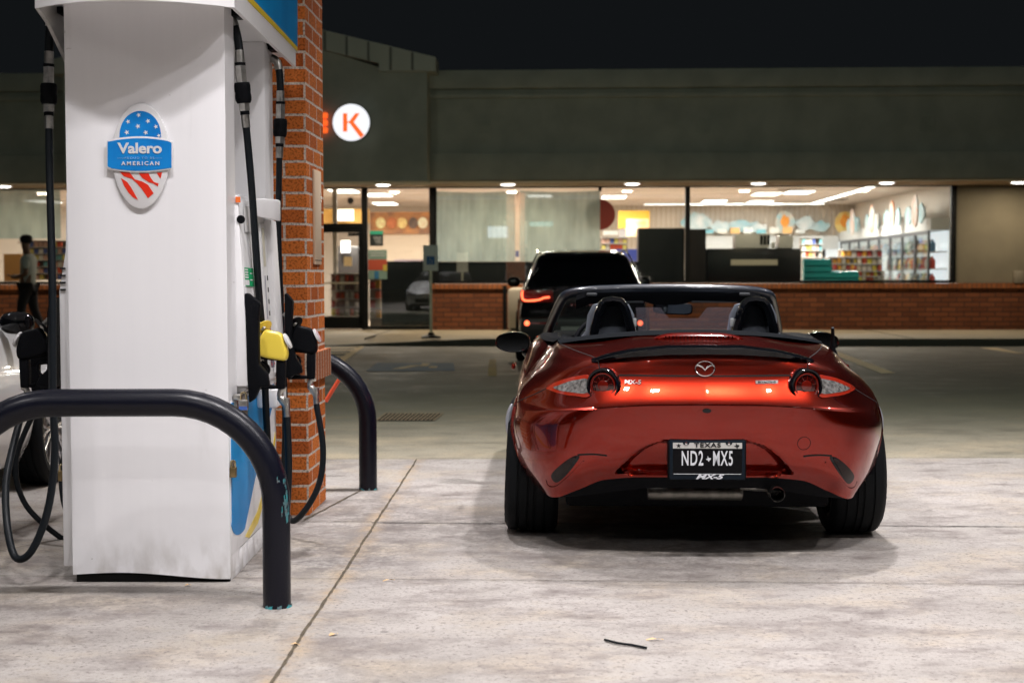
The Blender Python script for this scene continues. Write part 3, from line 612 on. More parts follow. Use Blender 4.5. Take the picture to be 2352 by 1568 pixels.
    seg('hex_fitting', .37, .40, .0225, M_STEEL, 6); seg('collar', .40, .415, .0185, M_BLACK); seg('ferrule', .413, .465, .0165, M_STEEL)
    i0 = max(k for k in range(len(acc)) if acc[k] < .46)
    MB().tube(L0[i0:], rad, 14).build('hose_line', M_HOSE, e, smooth=True)
    return e
M_YHOOD = mat('yellow_hood', (.86, .66, .08), .35, coat=.3)
lyr = 5.75
swn = at(655, 896, lyr)     # swivel origin of near nozzle
nearR = make_hose(M_YHOOD, [at(518, 26, 5.62), at(534, 48, 5.62), at(547, 95, 5.62), at(553, 165, 5.62), at(561, 245, 5.63), at(578, 430, 5.66), at(592, 640, 5.70), at(605, 800, 5.80), at(612, 960, 5.86), at(622, 1120, 5.87), at(640, 1215, 5.83), at(655, 1200, 5.78), at(663, 1080, 5.765)],
                  (swn.x, lyr, swn.z), False, 'near right fuel hose ending in a yellow hooded nozzle', .0145, False)
lyf = 6.35; sf_ = at(723, 873, lyf)
farR = make_hose(M_BLACK, [at(622, 133, 6.45), at(637, 145, 6.45), at(643, 185, 6.45), at(644, 260, 6.45), at(641, 400, 6.45), at(640, 560, 6.46), at(648, 760, 6.48), at(655, 960, 6.50), at(652, 1130, 6.45), at(668, 1194, 6.38), at(700, 1172, 6.32), at(733, 1110, 6.32), at(742, 1030, 6.33)],
                 (sf_.x, lyf, sf_.z), False, 'far right fuel hose with a black hooded nozzle beside the brick pillar', .0138, True)
lyl = 5.72; sl = at(50, 893, lyl)
nearL = make_hose(M_BLACK, [at(128, 22, 5.55), at(116, 55, 5.55), at(113, 100, 5.55), at(112, 200, 5.55), at(114, 400, 5.52), at(120, 640, 5.45), at(121, 900, 5.40), at(126, 1040, 5.38), at(110, 1170, 5.36), at(72, 1265, 5.34), at(35, 1278, 5.36), at(16, 1200, 5.42), at(16, 1090, 5.55)],
                  (sl.x, lyl, sl.z), True, 'left fuel hose looping low in front of the white car', .0145, False)
lyq = 6.3; sq_ = at(75, 900, lyq)
farL = make_hose(M_BLACK, [at(175, 140, 6.45), at(168, 160, 6.45), at(166, 200, 6.45), at(166, 300, 6.45), at(166, 560, 6.45), at(170, 800, 6.45), at(172, 960, 6.42), at(150, 1080, 6.42), at(150, 1160, 6.40), at(175, 1225, 6.36), at(200, 1160, 6.35), at(60, 1020, 6.32)][:0] or
          [at(175, 140, 6.45), at(168, 160, 6.45), at(166, 240, 6.45), at(167, 560, 6.45), at(172, 860, 6.45), at(164, 990, 6.42), at(142, 1070, 6.40), at(146, 1150, 6.36), at(168, 1215, 6.34), at(150, 1240, 6.32), at(60, 1160, 6.30), at(36, 1060, 6.30)],
          (sq_.x, lyq, sq_.z), True, 'far left fuel hose mostly hidden behind the dispenser', .0125, False)
# nozzle boots on the dispenser
def boot(xs, Y, name="nozzle_boot", mirror=False, w=.1):
    pts = [at(x, y, Y) for x, y in xs]
    return MB().prism([D(p) for p in pts], (0, w, 0)).build(name, M_BLACK, dp, bevel=.006)
def zq(u, v): return ((560 + u / 3.92) / 1.0884, (640 + v / 3.92) / 1.0884)
boot([zq(*p) for p in ((200, 362), (235, 368), (330, 440), (352, 470), (335, 600), (340, 1060), (420, 1150), (440, 1280), (350, 1285), (300, 1400), (245, 1440), (225, 1200))], 5.585, w=.045)
boot([zq(*p) for p in ((590, 362), (620, 375), (672, 440), (668, 540), (650, 800), (700, 1000), (750, 1080), (760, 1150), (690, 1160), (650, 1200), (600, 1190))], 6.28, w=.05)
boot([(122, 682), (112, 692), (107, 720), (107, 850), (92, 862), (80, 885), (107, 890), (122, 890)], 5.60)
dbox('hose_outlet', (-1.13, 5.56, 2.185), (-1.05, 5.66, 2.212), M_BLACK, .004)
dbox('hose_outlet', (-1.10, 6.38, 2.185), (-1.03, 6.48, 2.212), M_BLACK, .004)
dbox('hose_outlet', (X0 - .09, 5.50, 2.185), (X0 - .01, 5.60, 2.212), M_BLACK, .004)

# ------------------------------------------------------------------ red roadster
def pchip(x, Y, xn):
    x = np.asarray(x, float); Y = np.asarray(Y, float); h = np.diff(x)[:, None] if Y.ndim > 1 else np.diff(x)
    d = np.diff(Y, axis=0) / h; m = np.zeros_like(Y)
    w1 = 2 * h[1:] + h[:-1]; w2 = h[1:] + 2 * h[:-1]
    s = d[:-1] * d[1:] > 0
    with np.errstate(divide='ignore', invalid='ignore'):
        m[1:-1] = np.where(s, (w1 + w2) / (w1 / d[:-1] + w2 / d[1:]), 0)
    m[0] = d[0]; m[-1] = d[-1]
    i = np.clip(np.searchsorted(x, xn, side='right') - 1, 0, len(x) - 2); H = np.diff(x)[i]; t = (np.asarray(xn) - x[i]) / H
    if Y.ndim > 1: t = t[:, None]; H = H[:, None]
    return (2 * t**3 - 3 * t**2 + 1) * Y[i] + (t**3 - 2 * t**2 + t) * H * m[i] + (-2 * t**3 + 3 * t**2) * Y[i + 1] + (t**3 - t**2) * H * m[i + 1]
def densify(net, rsub, csub):
    """net[r][c][3] -> smooth dense grid"""
    N = np.array(net, float)
    def par(A, axis):
        d = np.linalg.norm(np.diff(A, axis=axis), axis=2); d = d.mean(axis=1 - axis); return np.concatenate([[0], np.cumsum(np.maximum(d, 1e-4))])
    def fine(p, sub):
        sub = sub if isinstance(sub, list) else [sub] * (len(p) - 1); o = []
        for i in range(len(p) - 1): o += [p[i] + (p[i + 1] - p[i]) * k / sub[i] for k in range(sub[i])]
        return np.array(o + [p[-1]])
    pr = par(N, 0); fr = fine(pr, rsub); A = pchip(pr, N.reshape(N.shape[0], -1), fr).reshape(len(fr), N.shape[1], 3)
    pc = par(A, 1); fc = fine(pc, csub); B = pchip(pc, A.transpose(1, 0, 2).reshape(N.shape[1], -1), fc).reshape(len(fc), len(fr), 3).transpose(1, 0, 2)
    return B
CAR_A = R(2.4)
car = empty('sports_car', (.785, 5.72, .004), -CAR_A, 'glossy red open-top two-seat roadster seen from behind', 'car')
M_RED = mat('red_candy_paint', (.25, .0115, .0028), .25, .95, coat=.85, coatr=.008)
M_REDLENS = mat('dark_red_lens', (.03, .0015, .001), .06, coat=1.)
M_REDLENS2 = mat('mid_red_lens', (.11, .006, .003), .12, coat=1.)
M_CLEAR = mat('clear_lamp', (.25, .24, .23), .18, .5, coat=1., var=.55, vscale=70)
M_GREYFAB = mat('charcoal_fabric', (.10, .115, .14), .8)
Rr = [
 [(0, .085, .346), (.22, .09, .346), (.40, .13, .330), (.52, .18, .278), (.625, .25, .236), (.715, .44, .272)],
 [(0, .05, .40), (.22, .058, .40), (.42, .09, .392), (.575, .14, .355), (.69, .27, .335), (.772, .45, .36)],
 [(0, .012, .50), (.22, .022, .50), (.42, .06, .495), (.60, .125, .475), (.725, .265, .455), (.79, .46, .45)],
 [(0, -.002, .58), (.22, .009, .58), (.42, .045, .572), (.605, .125, .555), (.735, .275, .54), (.80, .475, .53)],
 [(0, -.006, .650), (.22, .005, .647), (.42, .041, .632), (.595, .138, .614), (.715, .295, .602), (.788, .49, .598)],
 [(0, .004, .6535), (.22, .015, .6505), (.42, .052, .636), (.592, .15, .621), (.708, .31, .615), (.785, .51, .632)],
 [(0, .075, .762), (.22, .088, .762), (.42, .135, .760), (.57, .24, .748), (.668, .40, .735), (.724, .56, .727)],
 [(0, .084, .80), (.22, .097, .80), (.42, .149, .793), (.555, .27, .785), (.64, .44, .776), (.676, .60, .770)],
 [(0, .093, .842), (.22, .108, .838), (.42, .165, .812), (.54, .30, .806), (.615, .47, .803), (.652, .63, .80)],
 [(0, .135, .872), (.22, .15, .866), (.42, .215, .832), (.53, .34, .826), (.605, .50, .824), (.640, .66, .82)],
 [(0, .22, .886), (.22, .235, .880), (.42, .32, .853), (.522, .44, .844), (.60, .57, .840), (.628, .72, .838)],
 [(0, .36, .904), (.22, .375, .899), (.42, .45, .870), (.518, .56, .858), (.595, .67, .852), (.618, .79, .851)],
 [(0, .50, .915), (.22, .515, .909), (.42, .60, .878), (.515, .69, .866), (.59, .79, .860), (.610, .88, .859)]]
PR = ([.2, .3, .45, .576, .645, .714, .772, .82, .86], [.79, .80, .818, .81, .785, .735, .678, .645, .61])
PDR = ([.15, .25, .40, .60, .72, .80, .84, .86], [.76, .82, .83, .825, .80, .765, .735, .70])
PF = ([.15, .3, .45, .62, .70, .76, .80, .84], [.80, .83, .855, .835, .80, .74, .66, .6])
def xside(y, z):
    a = np.interp(z, *PR); b = np.interp(z, *PDR); c = np.interp(z, *PF)
    w = np.clip((y - 1.0) / .55, 0, 1); w = w * w * (3 - 2 * w); u = np.clip((y - 2.3) / .6, 0, 1); u = u * u * (3 - 2 * u)
    return (a * (1 - w) + b * w) * (1 - u) + c * u
def zbot(y):
    for yc in (.80, 3.11):
        if abs(y - yc) < .352: return .31 + math.sqrt(.352 ** 2 - (y - yc) ** 2)
    if y < .46: return .29
    return .19 if .9 < y < 3.0 else .24
def ztop(y): return float(np.interp(y, [.88, 1.3, 2.0, 2.4, 2.75, 3.1, 3.4, 3.6, 3.75, 3.9], [.859, .856, .85, .842, .812, .785, .745, .72, .69, .65]))
ys = [.5, .56, .65, .8, .95, 1.05, 1.11, 1.145, 1.17, 1.35, 1.7, 2.1, 2.5, 2.72, 2.77, 2.82, 2.9, 3.1, 3.3, 3.4, 3.45, 3.475, 3.55, 3.66, 3.76, 3.84, 3.89, 3.905]
net = [list(r) for r in Rr]
for y in ys:
    fr = 1 if y < 3.5 else float(np.interp(y, [3.5, 3.66, 3.76, 3.84, 3.89, 3.905], [1, .93, .80, .55, .28, 0]))
    zb_, zt_ = zbot(y), ztop(y)
    for k, r in enumerate(net):
        c5 = Rr[k][5]; z0, z1 = Rr[0][5][2], Rr[12][5][2]; f = (c5[2] - z0) / (z1 - z0)
        z = zb_ + (zt_ - zb_) * f; yy = max(y, c5[1] + (y - .44) * (1.9 - c5[1]) / (1.9 - .44)) if y < 1.9 else y
        r.append((float(xside(y, z)) * fr, yy, z))
G = densify(net, [6, 18, 8, 6, 2, 8, 5, 4, 4, 4, 4, 4], [24, 24, 10, 8, 7] + [3] * len(ys))
# number-plate recess pressed into the bumper
X_, Z_ = G[:, :, 0], G[:, :, 2]
sm = lambda t: np.clip(t, 0, 1) ** 2 * (3 - 2 * np.clip(t, 0, 1))
wz = np.interp(Z_, [.34, .365, .43, .465, .485, .50], [.385, .37, .31, .27, .235, .19])
G[:, :, 1] += .05 * sm((wz - X_) / .028) * sm((.506 - Z_) / .016) * sm((Z_ - .356) / .014) * (G[:, :, 1] < .3)
Gm = G.copy(); Gm[:, :, 0] *= -1; full = np.concatenate([Gm[:, :0:-1], G], axis=1)
mb = MB().grid(full.tolist())
# bonnet
ix = [j for j in range(G.shape[1]) if G[-1, j, 1] >= 2.80]
P = []
for j in ix:
    q = G[-1, j]; cr = .035 * (1 - ((q[1] - 2.62) / 1.29) ** 3); cr = max(cr, 0) * min(1, q[0] / .5); P.append([(q[0] * t, q[1], q[2] + cr * (1 - t * t)) for t in np.linspace(-1, 1, 25)])
mb.grid(P)
body = mb.build('body', M_RED, car, smooth=True)
me = body.data; bvh = BVHTree.FromPolygons([v.co.copy() for v in me.vertices], [tuple(p.vertices) for p in me.polygons])
def pj(x, z):
    h = bvh.ray_cast(Vector((x, -2, z)), Vector((0, 1, 0)), 6)
    if h[0] is None: h = bvh.find_nearest(Vector((x, .3, z)))
    return h[0], h[1] if h[1].y < 0 or abs(h[1].y) < .2 else -h[1]
def patch(name, out, off, m, th=.004, rings=5, parent=car, smooth=True):
    n = len(out); cx_, cz_ = sum(p[0] for p in out) / n, sum(p[1] for p in out) / n; P = []
    for k in range(rings + 1):
        t = k / rings if k else .02; P.append([pj(cx_ + (p[0] - cx_) * t, cz_ + (p[1] - cz_) * t)[0] + Vector((0, -off, 0)) for p in out])
    P.append([p + Vector((0, off + th, 0)) for p in P[-1]])
    b = MB().grid(P, close=True); b.add(P[0], [tuple(range(n))]); return b.build(name, m, parent, smooth=smooth)
def ribbon(pts, w, m=M_DARKGAP, name='panel_gap', off=.0012, k=8, parent=car, seed3=None):
    """thin shut line laid on the body; pts are (x,z) or (x,y,z) guesses"""
    Q = [pj(*p)[0] if len(p) == 2 else Vector(p) for p in pts]; Q = smoothpts(Q, k); C = []
    for q in Q:
        h = bvh.find_nearest(q); n = h[1]; n = n if n.dot(Vector((h[0].x, h[0].y - 1.9, h[0].z - .4))) > 0 else -n; C.append((h[0] + n * off, n))
    P = []
    for i, (c, n) in enumerate(C):
        t = (C[min(i + 1, len(C) - 1)][0] - C[max(i - 1, 0)][0]).normalized(); s = n.cross(t).normalized() * w / 2; P.append([c - s, c + s])
    return MB().grid(P).build(name, m, parent, fixn=False)
def dens(poly, n=5):
    o = []
    for i in range(len(poly)):
        a, b = poly[i], poly[(i + 1) % len(poly)]; o += [tuple(a[k] + (b[k] - a[k]) * j / n for k in range(2)) for j in range(n)]
    return o
def curve2(poly, n=4):
    P = [Vector((p[0], 0, p[1])) for p in poly]; N = len(P); o = []
    for i in range(N):
        p0, p1, p2, p3 = P[i - 1], P[i], P[(i + 1) % N], P[(i + 2) % N]
        for j in range(n):
            t = j / n; q = .5 * ((2 * p1) + (p2 - p0) * t + (2 * p0 - 5 * p1 + 4 * p2 - p3) * t * t + (3 * p1 - p0 - 3 * p2 + p3) * t ** 3); o.append((q.x, q.z))
    return o
# shut lines
ribbon([(-.348, .764), (-.2, .764), (0, .764), (.2, .764), (.348, .764)], .007)
for s in (-1, 1):
    ribbon([(s * .432, .815), (s * .428, .79), (s * .42, .775)], .004)
    ribbon([(s * .445, .23, .822), (s * .50, .38, .838), (s * .56, .60, .852), (s * .60, .82, .858)], .004)
    ribbon([(s * .64, .70), (s * .72, .655), (s * .80, .60)], .0035)
    ribbon([(s * .83, 1.32, .84), (s * .84, 1.36, .6), (s * .83, 1.45, .28)], .005)
    ribbon([(s * .83, 2.5, .82), (s * .86, 2.6, .6), (s * .84, 2.5, .28)], .005)
    dh = MB().box((s * .832, 1.45, .70), (s * .850, 1.62, .725)); dh.build('door_handle', M_RED, car, bevel=.006)
    ribbon([(s * .40, .437), (s * .46, .441), (s * .52, .436)], .007)  # dark strip for the shaded groove trailing off the reflector slot
# lip spoiler
P = []
for k in range(61):
    x = -.462 + .924 * k / 60; a = abs(x) / .462
    zt = float(np.interp(abs(x), [0, .15, .3, .4, .462], [.886, .884, .867, .844, .823])); zl = float(np.interp(abs(x), [0, .15, .3, .4, .462], [.845, .843, .832, .819, .813]))
    yt = pj(x, zt)[0].y; yl_ = pj(x, zl)[0].y; e = .038 * (1 - a ** 3) + .006
    P.append([(x, yt + .05, zt - .002), (x, yt - .005, zt + .0025), (x, yl_ - e + .012, zt - .004), (x, yl_ - e, zt - .010), (x, yl_ - e + .004, zl + .008), (x, yl_ - .004, zl), (x, yl_ + .02, zl)])
MB().grid(P).build('lip_spoiler', M_GLOSSBLACK, car, smooth=True)
# third brake light
P = []
for k in range(31):
    x = -.19 + .38 * k / 30; e = 1 - (abs(x) / .19) ** 4; zc = pj(x, .88)[0]; y0 = .40 + .1 * x * x; z0 = .9
    h = .003 + .022 * e; P.append([(x, y0 - .03, z0 + .0), (x, y0 - .034, z0 + h * .6), (x, y0 - .02, z0 + h), (x, y0 + .04, z0 + h + .002)])
bl3 = MB().grid(P).build('high_brake_lamp', mat('brake_lens', (.13, .004, .002), .15, coat=.6), car, smooth=True)
mb = MB()
for k in range(19): mb.box((-.145 + k * .0158, .362, .905), (-.139 + k * .0158, .3665, .915))
mb.build('lamp_cells', M_REDLENS, bl3)
# tail lamps
for s in (-1, 1):
    c = pj(s * .412, .722)[0]; tl = empty('tail_lamp', c + Vector((0, 0, 0)), s * R(18)); tl.parent = car
    MB().lathe([(.057, -.006), (.062, -.020), (.067, -.022), (.0715, -.014), (.073, .004), (.073, .03)], (0, 0, 0), 'Y', 40).build('bezel', M_GLOSSBLACK, tl, smooth=True)
    MB().lathe([(0, -.013), (.02, -.0128), (.04, -.011), (.0575, -.006)], (0, 0, 0), 'Y', 40).build('lens', M_REDLENS, tl, smooth=True)
    MB().lathe([(.045, -.0125), (.048, -.0175), (.053, -.016), (.055, -.008)], (0, 0, 0), 'Y', 40).build('lens_ring', M_REDLENS2, tl, smooth=True)
    MB().lathe([(0, -.0165), (.018, -.0160), (.0225, -.0145), (.0235, -.012)], (0, 0, 0), 'Y', 32).build('lens_centre', M_REDLENS2, tl, smooth=True)
    mb = MB()
    for k in range(10):
        a = k * math.pi / 5 + .2; mb.tube([(.026 * math.cos(a), -.0132, .026 * math.sin(a)), (.042 * math.cos(a), -.0122, .042 * math.sin(a))], .0011, 6)
    mb.build('lens_ribs', M_REDLENS2, tl)
    o_ = [(.47, .757), (.51, .758), (.56, .745), (.61, .725), (.655, .700), (.64, .690), (.59, .680), (.53, .676), (.47, .680)]
    lf = patch('side_lens', curve2([(s * a, b) for a, b in o_]), .006, mat('amber_red_rim', (.30, .02, .008), .1, coat=1.), parent=car)
    o_ = [(.478, .744), (.515, .742), (.555, .732), (.595, .715), (.622, .702), (.60, .694), (.55, .690), (.478, .692)]
    patch('clear_lens', curve2([(s * a, b) for a, b in o_]), .0085, M_CLEAR, parent=lf)
    # lower corner reflectors in their slots
    o_ = [(.512, .428), (.54, .428), (.59, .390), (.628, .345), (.626, .318), (.604, .308), (.565, .348), (.532, .392)]
    sl_ = patch('reflector_slot', curve2([(s * a, b) for a, b in o_]), .0015, M_GLOSSBLACK)
    o_ = [(.527, .424), (.55, .420), (.60, .378), (.625, .342), (.620, .320), (.60, .318), (.572, .35), (.545, .395)]
    patch('reflector', curve2([(s * a, b) for a, b in o_]), .005, mat('smoked_lens', (.012, .004, .004), .2, coat=.25, spec=.2, var=.6, vscale=90), parent=sl_)
    ribbon([(s * a, b) for a, b in ((.495, .41), (.53, .37), (.57, .325), (.61, .287), (.645, .285), (.655, .31))], .006, M_RED, 'slot_lip', .004)
# badge
bz = .794
mb = MB()
def pb(x, z, off=.006): p = pj(x, z)[0]; return Vector((x, p.y - off, z))
ring = [pb(.038 * math.cos(a) * 1.03, bz + .029 * math.sin(a) - .001) for a in [R(150) + k * R(240) / 30 for k in range(31)]]
mb.tube(ring, .0032, 8)
mb.tube([ring[0], pb(-.024, bz + .013), pb(-.010, bz + .006), pb(0, bz - .006), pb(.010, bz + .006), pb(.024, bz + .013), ring[-1]], [.0025, .0042, .0045, .0035, .0045, .0042, .0025], 8)
mb.tube([pb(.038 * math.cos(a) * 1.03, bz + .031 * math.sin(a) - .001) for a in [R(20) + k * R(140) / 20 for k in range(21)]], .0014, 6)
mb.build('badge', M_CHROME, car, smooth=True)
def cartext(name, body_, size, m, cx_, cz_, off, sx=1., parent=car, **k):
    me = textmesh(body_, size, **k); 
    for v in me.vertices:
        x, z, e = v.co.x * sx + cx_, v.co.y + cz_, v.co.z; v.co = (x, pj(x, z)[0].y - off - e, z)
    return link(name, me, m, parent)
cartext('model_lettering', 'MX-5', .023, M_CHROME, -.295, .738, .004, 1.3, offset=.0006, shear=.12, extrude=.0015)
tr = patch('trim_badge', dens([(.205, .746), (.298, .746), (.298, .733), (.205, .733)]), .003, M_CHROME, th=.004)
cartext('trim_lettering', 'SKYACTIV-G', .0105, M_DARKGAP, .2515, .7395, .0035, 1.25, parent=tr, offset=.0002)
# rear camera / boot release
patch('boot_release', [(.036 * math.cos(a), .628 + .016 * math.sin(a) * (1 if math.sin(a) < 0 else .4)) for a in [k * math.pi / 12 for k in range(24)]], .003, M_RED)
patch('camera_eye', ell(0, .629, .018, .009, 20), .0055, M_GLOSSBLACK)
n_ = 28; ribbon([(.40 + .027 * math.cos(2 * math.pi * k / n_), .492 + .027 * math.sin(2 * math.pi * k / n_)) for k in range(n_ + 1)], .0018, k=1, name='tow_cover_gap')
# number plate
pl = empty('number_plate', (.004, 0.012, .0)); pl.parent = car
def pbx(a, b, m, name, par=pl, bev=0.): return MB().box(a, b).build(name, m, par, bevel=bev)
pbx((-.158, 0, .346), (.158, .05, .512), M_BLACK, 'bracket', bev=.006)
fr_ = pbx((-.152, -.010, .349), (.152, .0, .508), mat('frame_blueblack', (.006, .011, .018), .4, spec=.12), 'frame', bev=.004)
pbx((-.139, -.0118, .372), (.139, -.010, .500), mat('plate_black', (.004, .004, .005), .4, spec=.1), 'plate')
M_PW = mat('plate_white', (.62, .64, .68), .45); M_PG = mat('plate_grey', (.48, .47, .45), .5)
hdp = pbx((-.139, -.0125, .476), (.139, -.0118, .4995), M_PG, 'header_strip')
pbx((-.136, -.0128, .3715), (.136, -.0118, .3735), M_PW, 'rule')
text('state_lettering', 'TEXAS', .0245, M_DARKGAP, pl, (0, -.0136, .489), sx=1.35, offset=.0006, spacing=1.15)
MB().prism([(x, -.0125, z) for x, z in star(-.116, .487, .0105)], (0, -.0012, 0)).build('star', M_DARKGAP, pl)
tex = [(-.35, .9), (-.1, .9), (-.1, .35), (.3, .3), (.75, .25), (.8, -.1), (.6, -.4), (.2, -.65), (.25, -1.05), (-.05, -.9), (-.3, -.4), (-.55, -.45), (-.95, -.05), (-.35, .0)]
MB().prism([(.118 + a * .0125, -.0125, .488 + b * .0115) for a, b in tex], (0, -.0012, 0)).build('state_outline', M_DARKGAP, pl)
MB().prism([(.0045 + a * .0115, -.0118, .4345 + b * .0115) for a, b in tex], (0, -.0015, 0)).build('state_outline', M_PW, pl)
for s in (-1, 1):
    MB().prism([(s * .086 + a, -.0126, z) for a, z in ((-.014, .5), (.014, .5), (.010, .491), (-.010, .491))], (0, -.001, 0)).build('screw_notch', mat('frame_blueblack', 0), pl)
    MB().lathe([(0, -.0165), (.005, -.0160), (.0065, -.0136)], (s * .086, 0, .496), 'Y', 16).build('screw', M_CHROME, pl)
text('registration', 'ND2', .083, M_PW, pl, (-.061, -.013, .4335), sx=.50, offset=.0012, spacing=1.14)
text('registration', 'MX5', .083, M_PW, pl, (.062, -.013, .4335), sx=.47, offset=.0012, spacing=1.14)
text('frame_lettering', 'MX-5', .026, M_PW, pl, (.006, -.0115, .3605), sx=1.75, offset=.001, shear=.38)
# valance, exhaust, underbody
P = []
for k in range(41):
    x = -.60 + 1.2 * k / 40; a = abs(x); zt = float(np.interp(a, [0, .22, .40, .52, .60], [.347, .347, .331, .279, .243])) + .003; zl = float(np.interp(a, [0, .22, .36, .50, .60], [.298, .298, .278, .25, .235]))
    y = float(np.interp(a, [0, .22, .4, .52, .60], [.09, .098, .14, .19, .24])); P.append([(x, y - .002, zt), (x, y + .004, (zt + zl) / 2), (x, y + .02, zl), (x, y + .14, zl - .01)])
MB().grid(P).build('rear_valance', M_BLACK, car, smooth=True)
ex = MB(); ex.tube([(-.22, .34, .243), (-.215, .34, .243), (.18, .34, .243), (.187, .34, .243)], [.022, .030, .030, .022], 24)
exo = ex.build('muffler', mat('sooty_steel', (.22, .21, .19), .45, 1., var=.3, vscale=20), car, smooth=True)
MB().tube(smoothpts([(.18, .33, .275), (.24, .30, .275), (.29, .24, .283)], 5), .017, 14).build('exhaust_pipe', M_STEEL, exo, smooth=True)
MB().lathe([(.026, .26), (.031, .20), (.032, .065), (.029, .06), (.027, .075), (.024, .24), (.0, .24)], (.295, 0, .281), 'Y', 28).build('exhaust_tip', mat('dark_chrome', (.32, .31, .30), .25, 1.), exo, smooth=True)
MB().tube([(-.02, .62, .20), (-.02, .62, .26)], [.07, .1], 20).build('differential', M_BLACK, car, smooth=True)
MB().tube([(-.6, .8, .27), (.6, .8, .27)], .03, 12).build('rear_axle', M_BLACK, car, smooth=True)
box('underbody', (-.57, .42, .17), (.57, 3.5, .335), M_BLACK, car, .02)
for s in (-1, 1):
    for (yc) in (.80, 3.11):
        mb = MB(); P = []
        for k in range(21):
            a = math.pi * k / 20; P.append([(s * X, yc + .345 * math.cos(a), .31 + .345 * math.sin(a)) for X in (.52, .765)])
        mb.grid(P); mb.add([(s * .52, yc + .345 * math.cos(math.pi * k / 20), .31 + .345 * math.sin(math.pi * k / 20)) for k in range(21)], [tuple(range(21))]); mb.build('wheel_well', M_BLACK, car)
def make_wheel(parent, x, y, r, w, rr, spokes, s, rimmat, camber=0., name='wheel'):
    wl = empty(name, (x, y, r)); wl.parent = parent; wl.rotation_euler = (0, camber, 0)
    h = w / 2; pr = [(rr, -h * .9), (rr + .02, -h * .97), (r - .03, -h), (r - .008, -h * .88), (r - .001, -h * .78)]
    for g_ in (-.5, -.12, .12, .5): pr += [(r, h * (g_ - .05)), (r - .007, h * (g_ - .035)), (r - .007, h * (g_ + .035)), (r, h * (g_ + .05))]
    pr += [(r - .001, h * .78), (r - .008, h * .88), (r - .03, h), (rr + .02, h * .97), (rr, h * .9)]
    ty = MB().lathe(pr, (0, 0, 0), 'X', 56); 
    ty.build('tyre', M_RUBBER, wl, smooth=True)
    mb = MB(); mb.lathe([(rr, s * -h * .9), (rr - .015, s * -h * .8), (rr - .02, s * h * .6), (rr - .008, s * h * .92), (rr, s * h * .93)], (0, 0, 0), 'X', 48)
    for k in range(spokes):
        a = 2 * math.pi * k / spokes; t = Vector((0, math.cos(a), math.sin(a))); n = Vector((0, -t.z, t.y))
        for q in (-1, 1):
            p0 = t * .03 + Vector((s * h * .62, 0, 0)); p1 = t * (rr * .55) + n * q * rr * .05 + Vector((s * h * .7, 0, 0)); p2 = t * (rr - .01) + n * q * rr * .16 + Vector((s * h * .8, 0, 0)); mb.tube([p0, p1, p2], [.016, .011, .012], 6)
    mb.lathe([(0, s * h * .78), (.035, s * h * .76), (.05, s * h * .6)], (0, 0, 0), 'X', 20)
    mb.build('rim', rimmat, wl, smooth=True)
    MB().lathe([(0, 0), (rr * .72, 0), (rr * .72, s * .02), (0, s * .02)], (s * -h * .1, 0, 0), 'X', 32).build('brake_disc', M_STEEL, wl)
    return wl
M_RIMD = mat('dark_rim', (.05, .05, .055), .25, .9)
for s in (-1, 1):
    make_wheel(car, s * .718, .80, .308, .24, .225, 8, s, M_RIMD, s * R(-2.5)); make_wheel(car, s * .745, 3.11, .308, .205, .225, 8, s, M_RIMD)
# side flashes visible past the haunches
# tonneau deck, cockpit tub, dash, seats
P = []
for (y, cz, ez, ew) in ((.47, .918, .862, .60), (.53, .928, .867, .605), (.66, .931, .870, .61), (1.0, .912, .868, .612), (1.13, .898, .862, .615), (1.16, .85, .84, .615), (1.16, .55, .55, .6)):
    P.append([(ew * t, y + .34 * abs(t) ** 2.2 * max(0, 1 - (y - .47) / .7), ez + (cz - ez) * (1 - abs(t) ** 2.3)) for t in np.linspace(-1, 1, 41)])
MB().grid(P).build('tonneau_cover', mat('soft_black_vinyl', (.004, .0055, .0075), .75, spec=.05, bump=.1, bscale=30), car, smooth=True)
for s in (-1, 1):
    P = []
    for y in (1.14, 1.3, 1.7, 2.1, 2.5, 2.66): zt = ztop(y); xx = float(xside(y, zt)); P.append([(s * (xx + .004), y, zt - .004), (s * (xx - .02), y, zt + .012), (s * (xx - .10), y, zt + .006), (s * (xx - .13), y, zt - .06), (s * (xx - .12), y, .45)])
    MB().grid(P).build('door_trim', M_BLACK, car, smooth=True)
